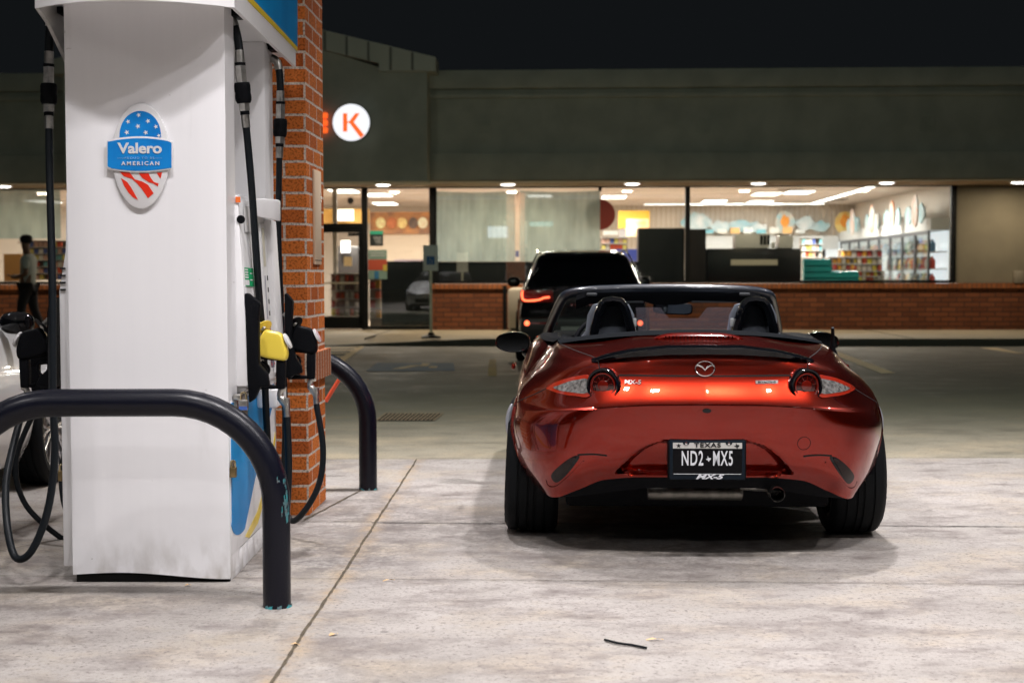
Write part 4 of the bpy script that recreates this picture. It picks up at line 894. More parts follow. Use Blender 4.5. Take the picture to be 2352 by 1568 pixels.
    # strip of body colour curling over beside the tonneau
box('cockpit_floor', (-.66, 1.14, .33), (.66, 2.9, .36), M_BLACK, car)
ds = MB().prism([(-.66, 2.35, .60), (-.66, 2.33, .74), (-.66, 2.42, .832), (-.66, 3.02, .838), (-.66, 3.02, .60)], (1.32, 0, 0)).build('dashboard', M_BLACK, car, bevel=.02)
MB().tube([(-.36 + .17 * math.cos(a), 2.20 + .05 * math.sin(a), .77 + .165 * math.sin(a)) for a in [2 * math.pi * k / 32 for k in range(33)]], .014, 10, caps=False).build('steering_wheel', M_BLACK, car, smooth=True)
for s in (-1, 1):
    st = empty('seat', (s * .35, 1.45, .4)); st.parent = car
    def srow(z, w, y, d): return [(w * math.cos(a), y + d * math.sin(a), z) for a in [2 * math.pi * k / 24 for k in range(24)]]
    lay = [srow(0, .24, .02, .09), srow(.15, .25, 0, .09), srow(.32, .235, -.05, .085), srow(.42, .19, -.09, .075), srow(.50, .125, -.11, .065), srow(.58, .115, -.13, .06), srow(.63, .09, -.135, .05), srow(.645, .03, -.135, .02)]
    bb = MB().grid(lay, close=True); bb.build('backrest', M_GREYFAB, st, smooth=True)
    MB().box((-.24, 0, -.03), (.24, .52, .10)).build('cushion', M_GREYFAB, st, bevel=.03)
    # roll hoop, tall rounded arch with an opening
    out = [(-.118, .87), (-.108, .93), (-.088, 1.0), (-.068, 1.045), (-.045, 1.066), (0, 1.073), (.045, 1.066), (.068, 1.045), (.088, 1.0), (.108, .93), (.118, .87)]
    P = []
    nb = [(p[0] * .58, .87 + (p[1] - .87) * .78) for p in out]
    for i in range(len(out)):
        (ox, oz), (ixx, iz) = out[i], nb[i]; mx_, mz = (ox * .55 + ixx * .45), (oz * .55 + iz * .45)
        P.append([(s * .345 + ixx, 1.225, iz), (s * .345 + ixx * 1.03, 1.175, iz), (s * .345 + mx_, 1.155, mz), (s * .345 + ox * .98, 1.172, oz - .003), (s * .345 + ox, 1.20, oz), (s * .345 + ox, 1.29, oz - .02), (s * .345 + ixx, 1.29, iz - .01), (s * .345 + ixx, 1.225, iz)])
    MB().grid(P).build('roll_hoop', M_GLOSSBLACK, car, smooth=True)
# wind deflector
wd = [(-.232, 1.018), (-.112, 1.018), (-.07, .965), (.075, .965), (.115, 1.018), (.235, 1.018), (.222, .90), (-.218, .90)]
hazy = bpy.data.materials.new('perspex'); hazy.use_nodes = True; hn = hazy.node_tree; hn.nodes.clear()
ho = hn.nodes.new('ShaderNodeOutputMaterial'); hm = hn.nodes.new('ShaderNodeMixShader'); ht = hn.nodes.new('ShaderNodeBsdfTransparent'); ht.inputs[0].default_value = (.93, .92, .95, 1)
hd_ = hn.nodes.new('ShaderNodeBsdfDiffuse'); hd_.inputs[0].default_value = (.55, .52, .60, 1); hm.inputs[0].default_value = .07
hn.links.new(ht.outputs[0], hm.inputs[1]); hn.links.new(hd_.outputs[0], hm.inputs[2]); hn.links.new(hm.outputs[0], ho.inputs[0])
wo = MB().prism([(x, 1.215, z) for x, z in wd], (0, .005, 0)).build('wind_deflector', hazy, car)
for s in (-1, 1): MB().box((s * .236 - .008, 1.205, .925), (s * .236 + .008, 1.225, .965)).build('clip', mat('translucent_clip', (.4, .42, .42), .3), car, bevel=.003)
# windscreen frame and header
def wsx(s, t):  # t 0 base .. 1 header corner
    return Vector((s * (.70 - .085 * t - .02 * t * t), 2.86 - .42 * t, 0.80 + .245 * t))
fp = [wsx(-1, t / 8) for t in range(8)] + [Vector((-.585, 2.41, 1.055)), Vector((-.54, 2.38, 1.075)), Vector((-.45, 2.355, 1.088))] + [Vector((x, 2.34 - .0 * x, 1.088 + .012 * (1 - (x / .45) ** 2))) for x in (-.3, -.15, 0, .15, .3)] + [Vector((.45, 2.355, 1.088)), Vector((.54, 2.38, 1.075)), Vector((.585, 2.41, 1.055))] + [wsx(1, t / 8) for t in range(7, -1, -1)]
ws = MB().tube(smoothpts(fp, 4), .027, 14, flat=1.).build('windscreen_frame', mat('satin_blueblack', (.012, .016, .024), .3, coat=.5), car, smooth=True)
P = []
for k in range(25):
    x = -.52 + 1.04 * k / 24; zc = 1.082 + .012 * (1 - (x / .52) ** 2) - .03 * max(0, abs(x) - .42) / .1; d = .02 + (.018 * sm(np.array((.12 - abs(x)) / .05)).item())
    P.append([(x, 2.33, zc + .008), (x, 2.325, zc - .018), (x, 2.335, zc - .038), (x, 2.36, zc - .05 - d), (x, 2.42, zc - .04)])
MB().grid(P).build('header_trim', M_BLACK, car, smooth=True)
for s in (-1, 1):
    MB().box((s * .30 - .165, 2.355, 1.018), (s * .30 + .165, 2.37, 1.042)).build('sun_visor', mat('visor_grey', (.05, .055, .06), .5), car, bevel=.006)
    MB().box((s * .43 - .03, 2.318, 1.058), (s * .43 + .03, 2.335, 1.075)).build('latch_cover', mat('visor_grey', 0), car, bevel=.005)
P = [[wsx(-1, t / 6).lerp(wsx(1, t / 6), k / 16) + Vector((0, -.0 + .18 * (1 - (k / 8 - 1) ** 2) * (1 - t / 8), 0)) for k in range(17)] for t in range(7)]
MB().grid(P).build('windscreen', glassmat('car_glass', (.82, .88, .86), 1.45, 0.), car, smooth=True)
mr = empty('rear_view_mirror', (.035, 2.43, .985)); mr.parent = car; mr.rotation_euler = (0, R(3), R(4))
def blob(name, w, d, h, m, par, c=(0, 0, 0), p=.5, seg=24):
    P = []
    for i in range(9):
        t = -1 + 2 * i / 8; k = math.sqrt(max(0, 1 - abs(t) ** 3.)); P.append([(c[0] + w * k * math.copysign(abs(math.cos(a)) ** p, math.cos(a)), c[1] + d * t, c[2] + h * k * math.copysign(abs(math.sin(a)) ** p, math.sin(a))) for a in [2 * math.pi * j / seg for j in range(seg)]])
    return MB().grid(P, close=True).build(name, m, par, smooth=True)
blob('shell', .115, .018, .036, M_BLACK, mr); MB().prism([(.104 * math.copysign(abs(math.cos(a)) ** .5, math.cos(a)), -.0165, .029 * math.copysign(abs(math.sin(a)) ** .5, math.sin(a))) for a in [2 * math.pi * j / 24 for j in range(24)]], (0, -.002, 0)).build('mirror_glass', mat('mirror', (.10, .115, .13), .04, 1.), mr)
MB().tube([(0, .01, .02), (-.01, .05, .10)], .014, 8).build('stalk', M_BLACK, mr, smooth=True)
MB().tube([(.03, 2.36, 1.075), (.03, 2.40, 1.03)], [.035, .028], 12).build('sensor_pod', M_BLACK, car, smooth=True)
for s in (-1, 1):
    dm = empty('door_mirror', (s * .86 - .015, 2.28, .80)); dm.parent = car
    P = []; n = 28
    oval_ = [(.098 * math.copysign(abs(math.cos(a)) ** .75, math.cos(a)) * (1.0 if math.cos(a) * s < 0 else 1.), .058 * math.copysign(abs(math.sin(a)) ** .72, math.sin(a)) * (1 - .22 * max(0, math.cos(a) * s))) for a in [2 * math.pi * k / n for k in range(n)]]
    for (y, k) in ((-.045, .93), (-.05, 1.), (-.02, 1.02), (.03, .92), (.07, .7), (.09, .35), (.095, .02)): P.append([(a * k, y, b * k) for a, b in oval_])
    P.insert(0, [(a * .9, -.035, b * .9) for a, b in oval_])
    MB().grid(P, close=True).build('shell', M_GLOSSBLACK, dm, smooth=True)
    MB().prism([(a * .91, -.036, b * .91) for a, b in oval_], (0, .004, 0)).build('mirror_glass', mat('mirror', 0), dm)
    MB().tube([(-s * .07, 0, -.05), (-s * .10, .02, -.10), (-s * .11, .02, -.13)], [.026, .022, .03], 12).build('foot', M_GLOSSBLACK, dm, smooth=True)
MB().tube([(.628, .70, .822), (.628, .695, .84), (.624, .67, .89), (.618, .64, .94)], [.024, .015, .009, .007], 12).build('aerial', M_BLACK, car, smooth=True)
# silver bow of front arch liners seen past the rear tyres
for s in (-1, 1): patchy = MB().tube(smoothpts([(s * .812, .62, .60), (s * .826, .62, .55), (s * .828, .62, .49), (s * .818, .62, .44)], 4), [.003] + [.008, .010, .012, .013, .014, .014, .014, .013, .012, .010, .008] + [.003], 10).build('arch_flare', mat('pale_flare', (.45, .47, .52), .3, .5), car, smooth=True)

# ------------------------------------------------------------------ store front (its own frame: u along the wall, v into the shop)
BY, BR = 27.7, R(-2.0); bc, bs_ = math.cos(BR), -math.sin(BR)
def onb(x, y, v):
    d = ray(x, y); t = (v + BY * bc) / (d[0] * bs_ + d[1] * bc); X, Y, Z = d[0] * t, d[1] * t, CAMH + d[2] * t
    return (X * bc - (Y - BY) * bs_, Z)
def inB(o): o.location = (0, BY, 0); o.rotation_euler = (0, 0, BR); return o
def rb(x0, y0, x1, y1, v, th, mb=None):
    (u0, z1), (u1, z0) = onb(x0, y0, v), onb(x1, y1, v); mb = mb or MB(); return mb.box((u0, v, z0), (u1, v + th, z1))
def U(x, v=0.): return onb(x, 700, v)[0]
WALK = .12
M_STUCCO = mat('olive_stucco', (.44, .455, .385), .9, var=.10, vscale=2, bump=.3, bscale=60)
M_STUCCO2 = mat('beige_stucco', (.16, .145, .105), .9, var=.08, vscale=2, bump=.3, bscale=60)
M_FRAME = mat('dark_bronze_frame', (.004, .0045, .005), .45, spec=.2)
BR_DARK = brickmat('wall_brick', (.22, .078, .036), (.14, .05, .026), (.055, .035, .028), bw=.295, rh=.093, ms=.0095, speck=.35)
BR_SILL = brickmat('sill_brick', (.34, .12, .045), (.27, .09, .035), (.14, .08, .05), bw=.093, rh=.3, ms=.012, soldier=True)
st = inB(empty('store_building', (0, 0, 0), 0, 'long olive stucco store building with brick base and lit windows', 'store'))
zsof = 2.93; zw1 = onb(1500, 427, 0)[1]; zsill = onb(1500, 649, 0)[1]; uL, uR = U(-700), U(3100)
ud0, ud1, um = U(640), U(993), U(838); uend = U(2190); uwl = U(560)
VF = -1.6
# fascia with ledges
zf0, ztop_ = onb(1300, 417, VF)[1], onb(1300, 163, VF)[1]; zl0, zl1 = onb(1300, 352, VF)[1], onb(1300, 205, VF)[1]; zl2 = onb(1300, 226, VF)[1]
fb = MB(); fb.box((uL, VF, zf0), (uR, VF + .3, ztop_ - .05)); fb.box((uL, VF - .10, zf0 - .0), (uR, VF - .002, zl0)); fb.box((uL, VF - .12, zl2), (uR, VF - .002, zl2 + .09)); fb.box((uL, VF - .2, zl1), (uR, VF - .002, ztop_))
fb.build('fascia', M_STUCCO, st, bevel=.015)
box('soffit', (uL, VF - .1, zf0 + .004), (uR, 0.05, zf0 + .03), mat('tan_soffit', (.40, .30, .19), .8), st)
box('roof_deck', (uL, VF + .3, ztop_ - .5), (uR, 12, ztop_ - .4), M_STUCCO, st)
wb = MB(); wb.box((uL, 0, zw1 + .03), (uR, .25, zf0)); wb.box((uend, 0, zsill - .015), (uR, .25, zw1 + .03)); wb.box((uR - .25, .25, 0), (uR, 12, ztop_ - .5)); wb.box((uL, .25, 0), (uL + .25, 12, ztop_ - .5))
wb.build('stucco_wall', M_STUCCO2, st)
bb = MB(); bb.box((ud1, -.06, WALK), (uR, .22, zsill - .115)); bb.box((uL, -.06, WALK), (ud0 - .4, .22, zsill - .115)); boxuv(bb.build('brick_base', BR_DARK, st))
bb = MB(); bb.box((ud1, -.10, zsill - .115), (uR, .22, zsill - .02)); bb.box((uL, -.11, zsill - .115), (ud0 - .4, .22, zsill - .02)); boxuv(bb.build('brick_sill', BR_SILL, st))
# star medallions
for (x, y) in ((1112, 290), (1615, 289), (2133, 283), (-260, 290)):
    (u, z) = onb(x, y, VF); mb = MB(); a = .15
    for p, q in (((u - a, z - a), (u + a, z - a + .03)), ((u - a, z + a - .03), (u + a, z + a)), ((u - a, z - a + .03), (u - a + .03, z + a - .03)), ((u + a - .03, z - a + .03), (u + a, z + a - .03))): mb.box((p[0], VF - .02, p[1]), (q[0], VF - .002, q[1]))
    md = mb.build('medallion', M_STUCCO, st); MB().prism([(X, VF - .004, Z) for X, Z in star(u, z, .11)], (0, -.03, 0)).build('star_relief', M_STUCCO, md)
# gabled entrance bay
VG = -2.25
def z4(u, v): return ((780 + u / 3.267) / 1.0884, v / 3.267 / 1.0884)
g1 = [onb(*z4(*p), VG) for p in ((940, 1482), (940, 560), (545, 560), (60, 400))]
um_ = onb(560, 100, VG)[0]; sl_g = (g1[3][1] - g1[2][1]) / (g1[2][0] - g1[3][0]); zpk = g1[3][1] + sl_g * (g1[3][0] - um_)
right = [(g1[0][0], g1[0][1]), (g1[1][0], g1[1][1]), (g1[2][0], g1[2][1] + .02), (um_, zpk)]
gp = right + [(2 * um_ - u, z) for u, z in reversed(right[:-1])]
MB().prism([(u, VG, z) for u, z in gp], (0, VF - VG + .2, 0)).build('gable_wall', M_STUCCO, st)
c1 = [onb(*z4(*p), VG - .15) for p in ((1010, 582), (1010, 468), (60, 238), (60, 402), (545, 515), (545, 582))]
sl2 = (c1[2][1] - c1[1][1]) / (c1[1][0] - c1[2][0]); zp2 = c1[2][1] + sl2 * (c1[2][0] - um_); zp3 = c1[3][1] + sl2 * (c1[3][0] - um_)
rt = [c1[5], c1[0], c1[1], (um_, zp2), (um_, zp3), c1[4]]
for sgn, nm in ((1, 'gable_coping'), (-1, 'gable_coping')):
    pp = [((u if sgn > 0 else 2 * um_ - u), VG - .15, z) for u, z in rt]; MB().prism(pp, (0, .6, 0)).build(nm, mat('metal_coping', (.5, .5, .42), .5, .2), st)
mb = MB()
for xx in (105, 282, 460, 642, 820):
    (ua, za), (ub, zb2) = onb(*z4(xx, 238 + (xx - 60) * .242 + 8), VG - .15), onb(*z4(xx, 575 if xx > 545 else 402 + (xx - 60) * .24), VG - .15); mb.box((ua - .02, VG - .165, zb2), (ua + .02, VG - .15, za))
mb.build('coping_seams', mat('seam_dark', (.2, .2, .17), .6), st)
box('bay_soffit', (2 * um_ - g1[0][0] + .01, VG + .02, zf0 - .03), (g1[0][0] - .01, VF - .11, zf0 + .0), mat('tan_soffit', 0), st)
# window frames and glazing
M_GL = glassmat('shop_glass', (.93, .95, .93), 1.5, .0, .045)
def window(x0, x1, z0, z1, name='window', mull=(), label=None):
    w = .055; mb = MB(); mb.box((x0, .02, z0), (x0 + w, .13, z1)); mb.box((x1 - w, .02, z0), (x1, .13, z1)); mb.box((x0 + w, .02, z1 - w), (x1 - w, .13, z1)); mb.box((x0 + w, .02, z0), (x1 - w, .13, z0 + w))
    o = mb.build(name, M_FRAME, st)
    for m_ in mull: MB().box((m_ - .045, .018, z0 + w + .001), (m_ + .045, .132, z1 - w - .001)).build('mullion', M_FRAME, o)
    gp_ = MB().box((-(x1 - x0 - w) / 2, -.003, z0 + w * .5), ((x1 - x0 - w) / 2, .003, z1 - w * .5)).build('glass', M_GL, o); gp_.location = ((x0 + x1) / 2, .073, 0); gp_.rotation_euler = (0, 0, R(.85) if name == 'side_light' else 0); return o
MB().box((uwl - 12, -.03, zw1 - .02), (uend + .02, .015, zw1 + .06)).build('head_frame', M_FRAME, st); MB().box((ud1 - .045, -.03, WALK), (ud1 + .055, .015, zw1 - .022)).build('corner_post', M_FRAME, st); MB().box((uend - .03, -.03, zsill), (uend + .03, .015, zw1 - .022)).build('corner_post', M_FRAME, st)
window(ud1 + .03, uend, zsill - .015, zw1 + .028, mull=(U(1579),))
MB().box((U(1378) - .03, .0, zw1 - .10), (U(1378) + .03, .05, zw1 - .03)).build('frame_block', M_FRAME, st)
window(um + .0, ud1 + .0, WALK + .01, zw1 + .028, 'side_light')
window(ud0 - .4 - 6.2, ud0 - .45, zsill - .015, zw1 + .028, mull=(U(135 + 0) + .6,))
zd = onb(800, 522, 0)[1]
tr_ = window(ud0 - .4, um - .002, zd + .02, zw1 + .028, 'transom')
dr_ = MB(); dw0, dw1 = U(735) - .35, um - .06
dr_.box((dw0, .03, zd - .10), (dw1, .09, zd)); dr_.box((dw0, .03, WALK + .02), (dw1, .09, onb(800, 727, 0)[1])); dr_.box((dw0, .03, WALK + .02), (dw0 + .06, .09, zd - .1)); dr_.box((dw1 - .06, .03, WALK + .02), (dw1, .09, zd - .1))
door = dr_.build('door', M_FRAME, st); box('glass', (dw0 + .03, .055, .3), (dw1 - .03, .06, zd - .05), M_GL, door)
MB().box((U(800) - .0, .0, zd - .17), (U(827), .03, zd - .11)).build('door_closer', M_FRAME, door)
MB().box((dw0 + .07, .01, 1.02), (dw1 - .07, .025, 1.045)).build('push_bar', mat('worn_bar', (.5, .42, .3), .4, .6), door)
dm2 = MB(); dm2.box((um - .055, .0, WALK), (um + .0, .14, zw1)); dm2.box((ud0 - .4, .0, zd - .0), (um - .06, .14, zd + .018)); dm2.build('door_frame', M_FRAME, st)
dr2 = MB(); e0 = dw0 - 1.05
dr2.box((e0, .03, zd - .10), (dw0 - .02, .09, zd)); dr2.box((e0, .03, WALK + .02), (dw0 - .02, .09, .33)); dr2.box((e0, .03, .33), (e0 + .06, .09, zd - .1)); dr2.build('door', M_FRAME, st)
# shop interior shell
ZC = 3.02; VB = 10.2; UR = U(2190) + .15; UL_ = U(-500)
M_CEIL = mat('warm_ceiling', (.72, .64, .58), .8)
box('shop_ceiling', (UL_, .26, ZC), (UR, VB, ZC + .05), M_CEIL, st)
box('shop_floor', (UL_, .23, WALK - .05), (UR, VB, WALK), mat('shop_floor_tile', (.45, .36, .28), .3), st)
box('shop_back_wall', (UL_, VB, WALK), (UR, VB + .1, ZC), mat('shop_wall_cream', (.75, .68, .60), .7), st)
box('shop_side_wall', (UR, .26, WALK), (UR + .1, VB, ZC), mat('shop_wall_cream', 0), st)
box('shop_left_wall', (UL_ - .1, .26, WALK), (UL_, VB, ZC), mat('shop_wall_cream', 0), st)
mb = MB()
u = U(1380, VB)
while u < UR: mb.box((u, VB - .04, 1.9), (u + .06, VB - .001, ZC)); u += .13
mb.build('ribbed_cladding', mat('ribbed_tan', (.66, .58, .48), .6), st)
# shop lamps: flat ceiling panels (a, b are picture columns/rows of the panel centre on the ceiling)
def ceil_uv(x, y):
    # picture point -> (u, v) on the ceiling plane
    lo, hi = .3, 30.
    for _ in range(40):
        m_ = (lo + hi) / 2; z = onb(x, y, m_)[1]
        if z < ZC - .01: lo = m_
        else: hi = m_
    return onb(x, y, lo)[0], lo
LAMP_E = (1., .93, .86)
def shop_lamp(u, v, su, sv, w, name='ceiling_lamp', lab='flat glowing panel lamp in the shop ceiling', grp='panel lamps in the shop ceiling'):
    v = min(v, VB - sv / 2 - .05)
    e = inB(empty(name, (0, 0, 0), 0, lab, 'ceiling lamp', grp))
    mb = MB(); mb.box((u - su / 2 - .03, v - sv / 2 - .03, ZC - .02), (u + su / 2 + .03, v + sv / 2 + .03, ZC - .002)); mb.build('frame', M_WHITEPAINT, e)
    mb = MB(); mb.box((u - su / 2, v - sv / 2, ZC - .028), (u + su / 2, v + sv / 2, ZC - .021)); mb.build('diffuser', mat('lamp_diffuser', (.9, .9, .9), .6, emit=(1, .97, .93), es=6.), e)
    ld = bpy.data.lights.new('bulb', 'AREA'); ld.shape = 'RECTANGLE'; ld.size = su * .9; ld.size_y = sv * .9; ld.energy = w; ld.color = LAMP_E
    lo = bpy.data.objects.new('bulb', ld); COL.objects.link(lo); lo.parent = e; lo.location = (u, v, ZC - .032)
for (x, y) in ((868, 447), (885, 467), (905, 482), (790, 438), (1410, 452), (1400, 468), (1585, 488), (1640, 462), (1620, 481), (1760, 445), (1745, 463), (1700, 478), (1835, 441), (1160, 468), (1240, 449), (300, 450), (100, 462), (560, 470)):
    u, v = ceil_uv(x, y)
    if v > 8.8: continue
    shop_lamp(u, v, .55, 1.05, (215 if x < 1500 else 290) if v < 7.5 else 10)
for k in range(4):
    u = U(1545 + k * 92, 9.5) ; shop_lamp(u, 9.3, 1.5, .10, 2, 'tube_lamp', 'long white tube lamp near the back of the shop ceiling', 'tube lamps along the back of the shop')
for k in range(5):
    shop_lamp(UR - 1.25, 1.3 + k * 1.75, .14, 1.6, 9, 'tube_lamp', 'white tube lamp in the row above the glass coolers', 'tube lamps above the coolers')
# soffit lamps
for i, (x, y) in enumerate(((880, 423), (1167, 423), (1452, 421), (1742, 418), (2037, 415), (2340, 411), (8, 418), (-300, 420))):
    lo_, hi_ = -2.4, 0.
    v = -.95; u = onb(x, y, v)[0]
    e = inB(empty('soffit_lamp', (0, 0, 0), 0, 'round glowing lamp recessed under the store soffit', 'soffit lamp', 'round lamps under the store soffit'))
    MB().lathe([(.17, 0), (.16, -.012), (.14, -.014)], (u, v, zf0 + .002), seg=28).build('trim_ring', M_WHITEPAINT, e, smooth=True)
    MB().lathe([(0, -.03), (.09, -.026), (.14, -.012)], (u, v, zf0 + .002), seg=28).build('lens', mat('soffit_lens', (.9, .9, .9), .5, emit=(1, .97, .90), es=9.), e, smooth=True)
    ld = bpy.data.lights.new('bulb', 'AREA'); ld.shape = 'DISK'; ld.size = .2; ld.energy = 85 if i == 1 else 36; ld.color = (1., .80, .56)
    lo = bpy.data.objects.new('bulb', ld); COL.objects.link(lo); lo.parent = e; lo.location = (u, v, zf0 - .035)
# sidewalk and kerb
sw = MB(); P = []
KV = -4.0
us = [uL, U(560), U(640), U(830), U(1120), uR]; zk = [WALK, WALK, .012, .012, WALK, WALK]
rows = [[(u, KV, z) for u, z in zip(us, zk)], [(u, KV + .16, z) for u, z in zip(us, zk)], [(u, KV + 1.6, WALK if True else z) for u, z in zip(us, zk)], [(u, .25, WALK) for u in us]]
sw.grid(rows); tag(inB(sw.build('sidewalk', M_WALK)), kind='structure')
kb = MB(); kb.grid([[(u, KV - .004, -.05) for u in us], [(u, KV - .004, z + .001) for u, z in zip(us, zk)]]); tag(inB(kb.build('kerb', mat('kerb_grey', (.10, .10, .08), .85))), kind='structure')
for x in (870, 1165, 1700, 2040):
    u = U(x, -2); tag(inB(MB().box((u - .01, KV + .17, WALK - .02), (u + .01, -.12, WALK + .004)).build('sidewalk_joint', M_DARKGAP)), kind='structure')
# illuminated signs on the gable
M_SW = mat('sign_white_lit', (.9, .9, .9), .4, emit=(.93, .95, 1.), es=1.0); M_SO = mat('sign_orange_lit', (.9, .2, .02), .4, emit=(1., .13, .02), es=1.05)
def Bp(x, y, v=VG): u, z = onb(x, y, v); return (u, z)
ks = inB(empty('round_sign', (0, 0, 0), 0, 'round white lit sign with an orange letter K on the gable', 'sign'))
def sp(poly, off, th, name, m, par): return MB().prism([(p[0], VG - off, p[1]) for p in poly], (0, -th, 0)).build(name, m, par)
cK = [Bp(*z4(328 + 150 * math.cos(2 * math.pi * k / 64), 1007 + 150 * math.sin(2 * math.pi * k / 64)), VG) for k in range(64)]
sp(cK, 0.002, .10, 'can', M_FRAME, ks); sp([(ks_[0], ks_[1]) for ks_ in cK], .103, .02, 'sign_face', M_SW, ks)
kp = [(262, 933), (297, 933), (297, 1000), (312, 1000), (362, 933), (398, 933), (350, 1005), (434, 1108), (405, 1134), (314, 1012), (297, 1012), (297, 1082), (262, 1082)]
sp([Bp(*z4(*p)) for p in kp], .125, .006, 'letter', M_SO, ks)
es_ = inB(empty('letter_sign', (0, 0, 0), 0, 'orange lit letter E left of the round sign', 'sign'))
for (a, b) in ((925, 968), (985, 1028), (1045, 1090)): MB().box(*[(Bp(*z4(xx, yy))[0], VG - o_, Bp(*z4(xx, yy))[1]) for xx, yy, o_ in ((30, b, .002), (131, a, .12))]).build('letter_bar', M_SO, es_, bevel=.02)
MB().box(*[(Bp(*z4(xx, yy))[0], VG - o_, Bp(*z4(xx, yy))[1]) for xx, yy, o_ in ((-12, 1090, .002), (28, 925, .12))]).build('letter_stem', M_SO, es_, bevel=.02)
# accessible parking sign on its post
hp = at(990, 774, 24.0); hs = empty('parking_sign', (hp.x, 24.0, WALK), 0, 'pale parking sign with a blue wheelchair square on a thin post', 'sign')
MB().lathe([(.17, 0), (.16, .03), (.06, .06), (.045, .10), (0, .10)], (0, 0, 0), seg=20).build('base', M_BLACK, hs, smooth=True)
z1_ = at(990, 563, 24).z - WALK; z0_ = at(990, 622, 24).z - WALK
MB().box((-.022, -.01, .08), (.022, .01, z0_)).build('post', mat('post_cream', (.8, .8, .6), .5), hs)
MB().box((-.125, -.02, z0_), (.125, -.012, z1_)).build('sign_plate', mat('sign_pale', (.8, .83, .76), .5), hs, bevel=.02)
zc_ = at(990, 598, 24).z - WALK
bq = MB().box((-.068, -.024, zc_ - .07), (.068, -.0205, zc_ + .07)).build('blue_square', mat('sign_blue', (.01, .13, .36), .5), hs)
mb = MB(); mb.tube([(-.005 + .03 * math.cos(a), -.0255, zc_ - .02 + .03 * math.sin(a)) for a in [R(150) + k * R(250) / 12 for k in range(13)]], .004, 6); mb.tube([(-.012, -.0255, zc_ + .045), (-.01, -.0255, zc_), (.02, -.0255, zc_), (.03, -.0255, zc_ - .04)], .005, 6); mb.build('wheelchair_symbol', mat('symbol_white', (.6, .65, .7), .5), bq)
mb = MB(); mb.box((-.08, -.024, z0_ + .02), (.08, -.0205, z0_ + .05)); mb.build('lower_band', mat('sign_pale', 0), hs)

# --------- things inside the shop and on its glass
def thingB(name, mb, m, label, cat, group=None, bevel=0., smooth=False): return tag(inB(mb.build(name, m, bevel=bevel, smooth=smooth)), label, cat, group)
def M2(name, c, r=.6, **k): return mat(name, c, r, **k)
# curtain sheets
def clothmat():
    m = bpy.data.materials.new('sheer_sheet'); m.use_nodes = True; nt = m.node_tree; nt.nodes.clear(); L = nt.links.new
    o = nt.nodes.new('ShaderNodeOutputMaterial'); d = nt.nodes.new('ShaderNodeBsdfDiffuse'); t = nt.nodes.new('ShaderNodeBsdfTranslucent'); tr = nt.nodes.new('ShaderNodeBsdfTransparent')
    tc = nt.nodes.new('ShaderNodeTexCoord'); mp = nt.nodes.new('ShaderNodeMapping'); mp.inputs['Scale'].default_value = (1.6, 1, .5); n = nt.nodes.new('ShaderNodeTexNoise'); n.inputs['Scale'].default_value = 3; n.inputs['Detail'].default_value = 5
    L(tc.outputs['Object'], mp.inputs[0]); L(mp.outputs[0], n.inputs['Vector']); r = nt.nodes.new('ShaderNodeValToRGB'); r.color_ramp.elements[0].position = .35; r.color_ramp.elements[1].position = .68
    r.color_ramp.elements[0].color = (.36, .45, .44, 1); r.color_ramp.elements[1].color = (.50, .61, .59, 1); L(n.outputs['Fac'], r.inputs[0]); L(r.outputs[0], t.inputs[0]); L(r.outputs[0], d.inputs[0])
    m1 = nt.nodes.new('ShaderNodeMixShader'); m1.inputs[0].default_value = .6; m2 = nt.nodes.new('ShaderNodeMixShader'); m2.inputs[0].default_value = .10
    L(d.outputs[0], m1.inputs[1]); L(t.outputs[0], m1.inputs[2]); L(m1.outputs[0], m2.inputs[1]); L(tr.outputs[0], m2.inputs[2]); L(m2.outputs[0], o.inputs[0]); return m
CL = clothmat()
def sheet(x0, x1, y0, y1, v, label, seed):
    rr = random.Random(seed); ph = [rr.uniform(0, 6) for _ in range(4)]; (u0, z1), (u1, z0) = onb(x0, y0, v), onb(x1, y1, v); P = []
    for i in range(25):
        t = i / 24; P.append([(u0 + (u1 - u0) * k / 60, v + .007 * math.sin(k * .55 + ph[0]) * (1 - .4 * t) + .005 * math.sin(k * 1.3 + ph[1] + t * 2) + .02 * math.exp(-((t - .28) / .03) ** 2) + .05 * max(0, .25 - t) * math.sin(k * .21 + t * 14 + ph[2]), z1 + (z0 - z1) * t - (.03 * math.sin(k / 60 * math.pi) if i == 0 else 0)) for k in range(61)])
    thingB('curtain', MB().grid(P), CL, label, 'curtain', smooth=True)
sheet(1003, 1183, 439, 600, .24, 'pale sheer sheet hanging in the window beside the parking sign', 1)
sheet(1194, 1378, 438, 600, .22, 'pale sheer sheet hanging in the window above the dark crossover', 2)
sheet(-120, 140, 434, 548, .24, 'greenish sheer sheet hanging in the window at the far left', 3)
thingB('tape_measure_strip', rb(1185, 440, 1192, 575, .16, .01), mat('strip_pinkwhite', (.7, .55, .52), .6, col2=(.75, .72, .7), vscale=30), 'narrow height strip between the two sheer sheets', 'strip')
thingB('window_sticker', rb(1184, 576, 1192, 590, .15, .005), M2('st_blue', (.08, .14, .4)), 'small blue sticker at the foot of the height strip', 'sticker')
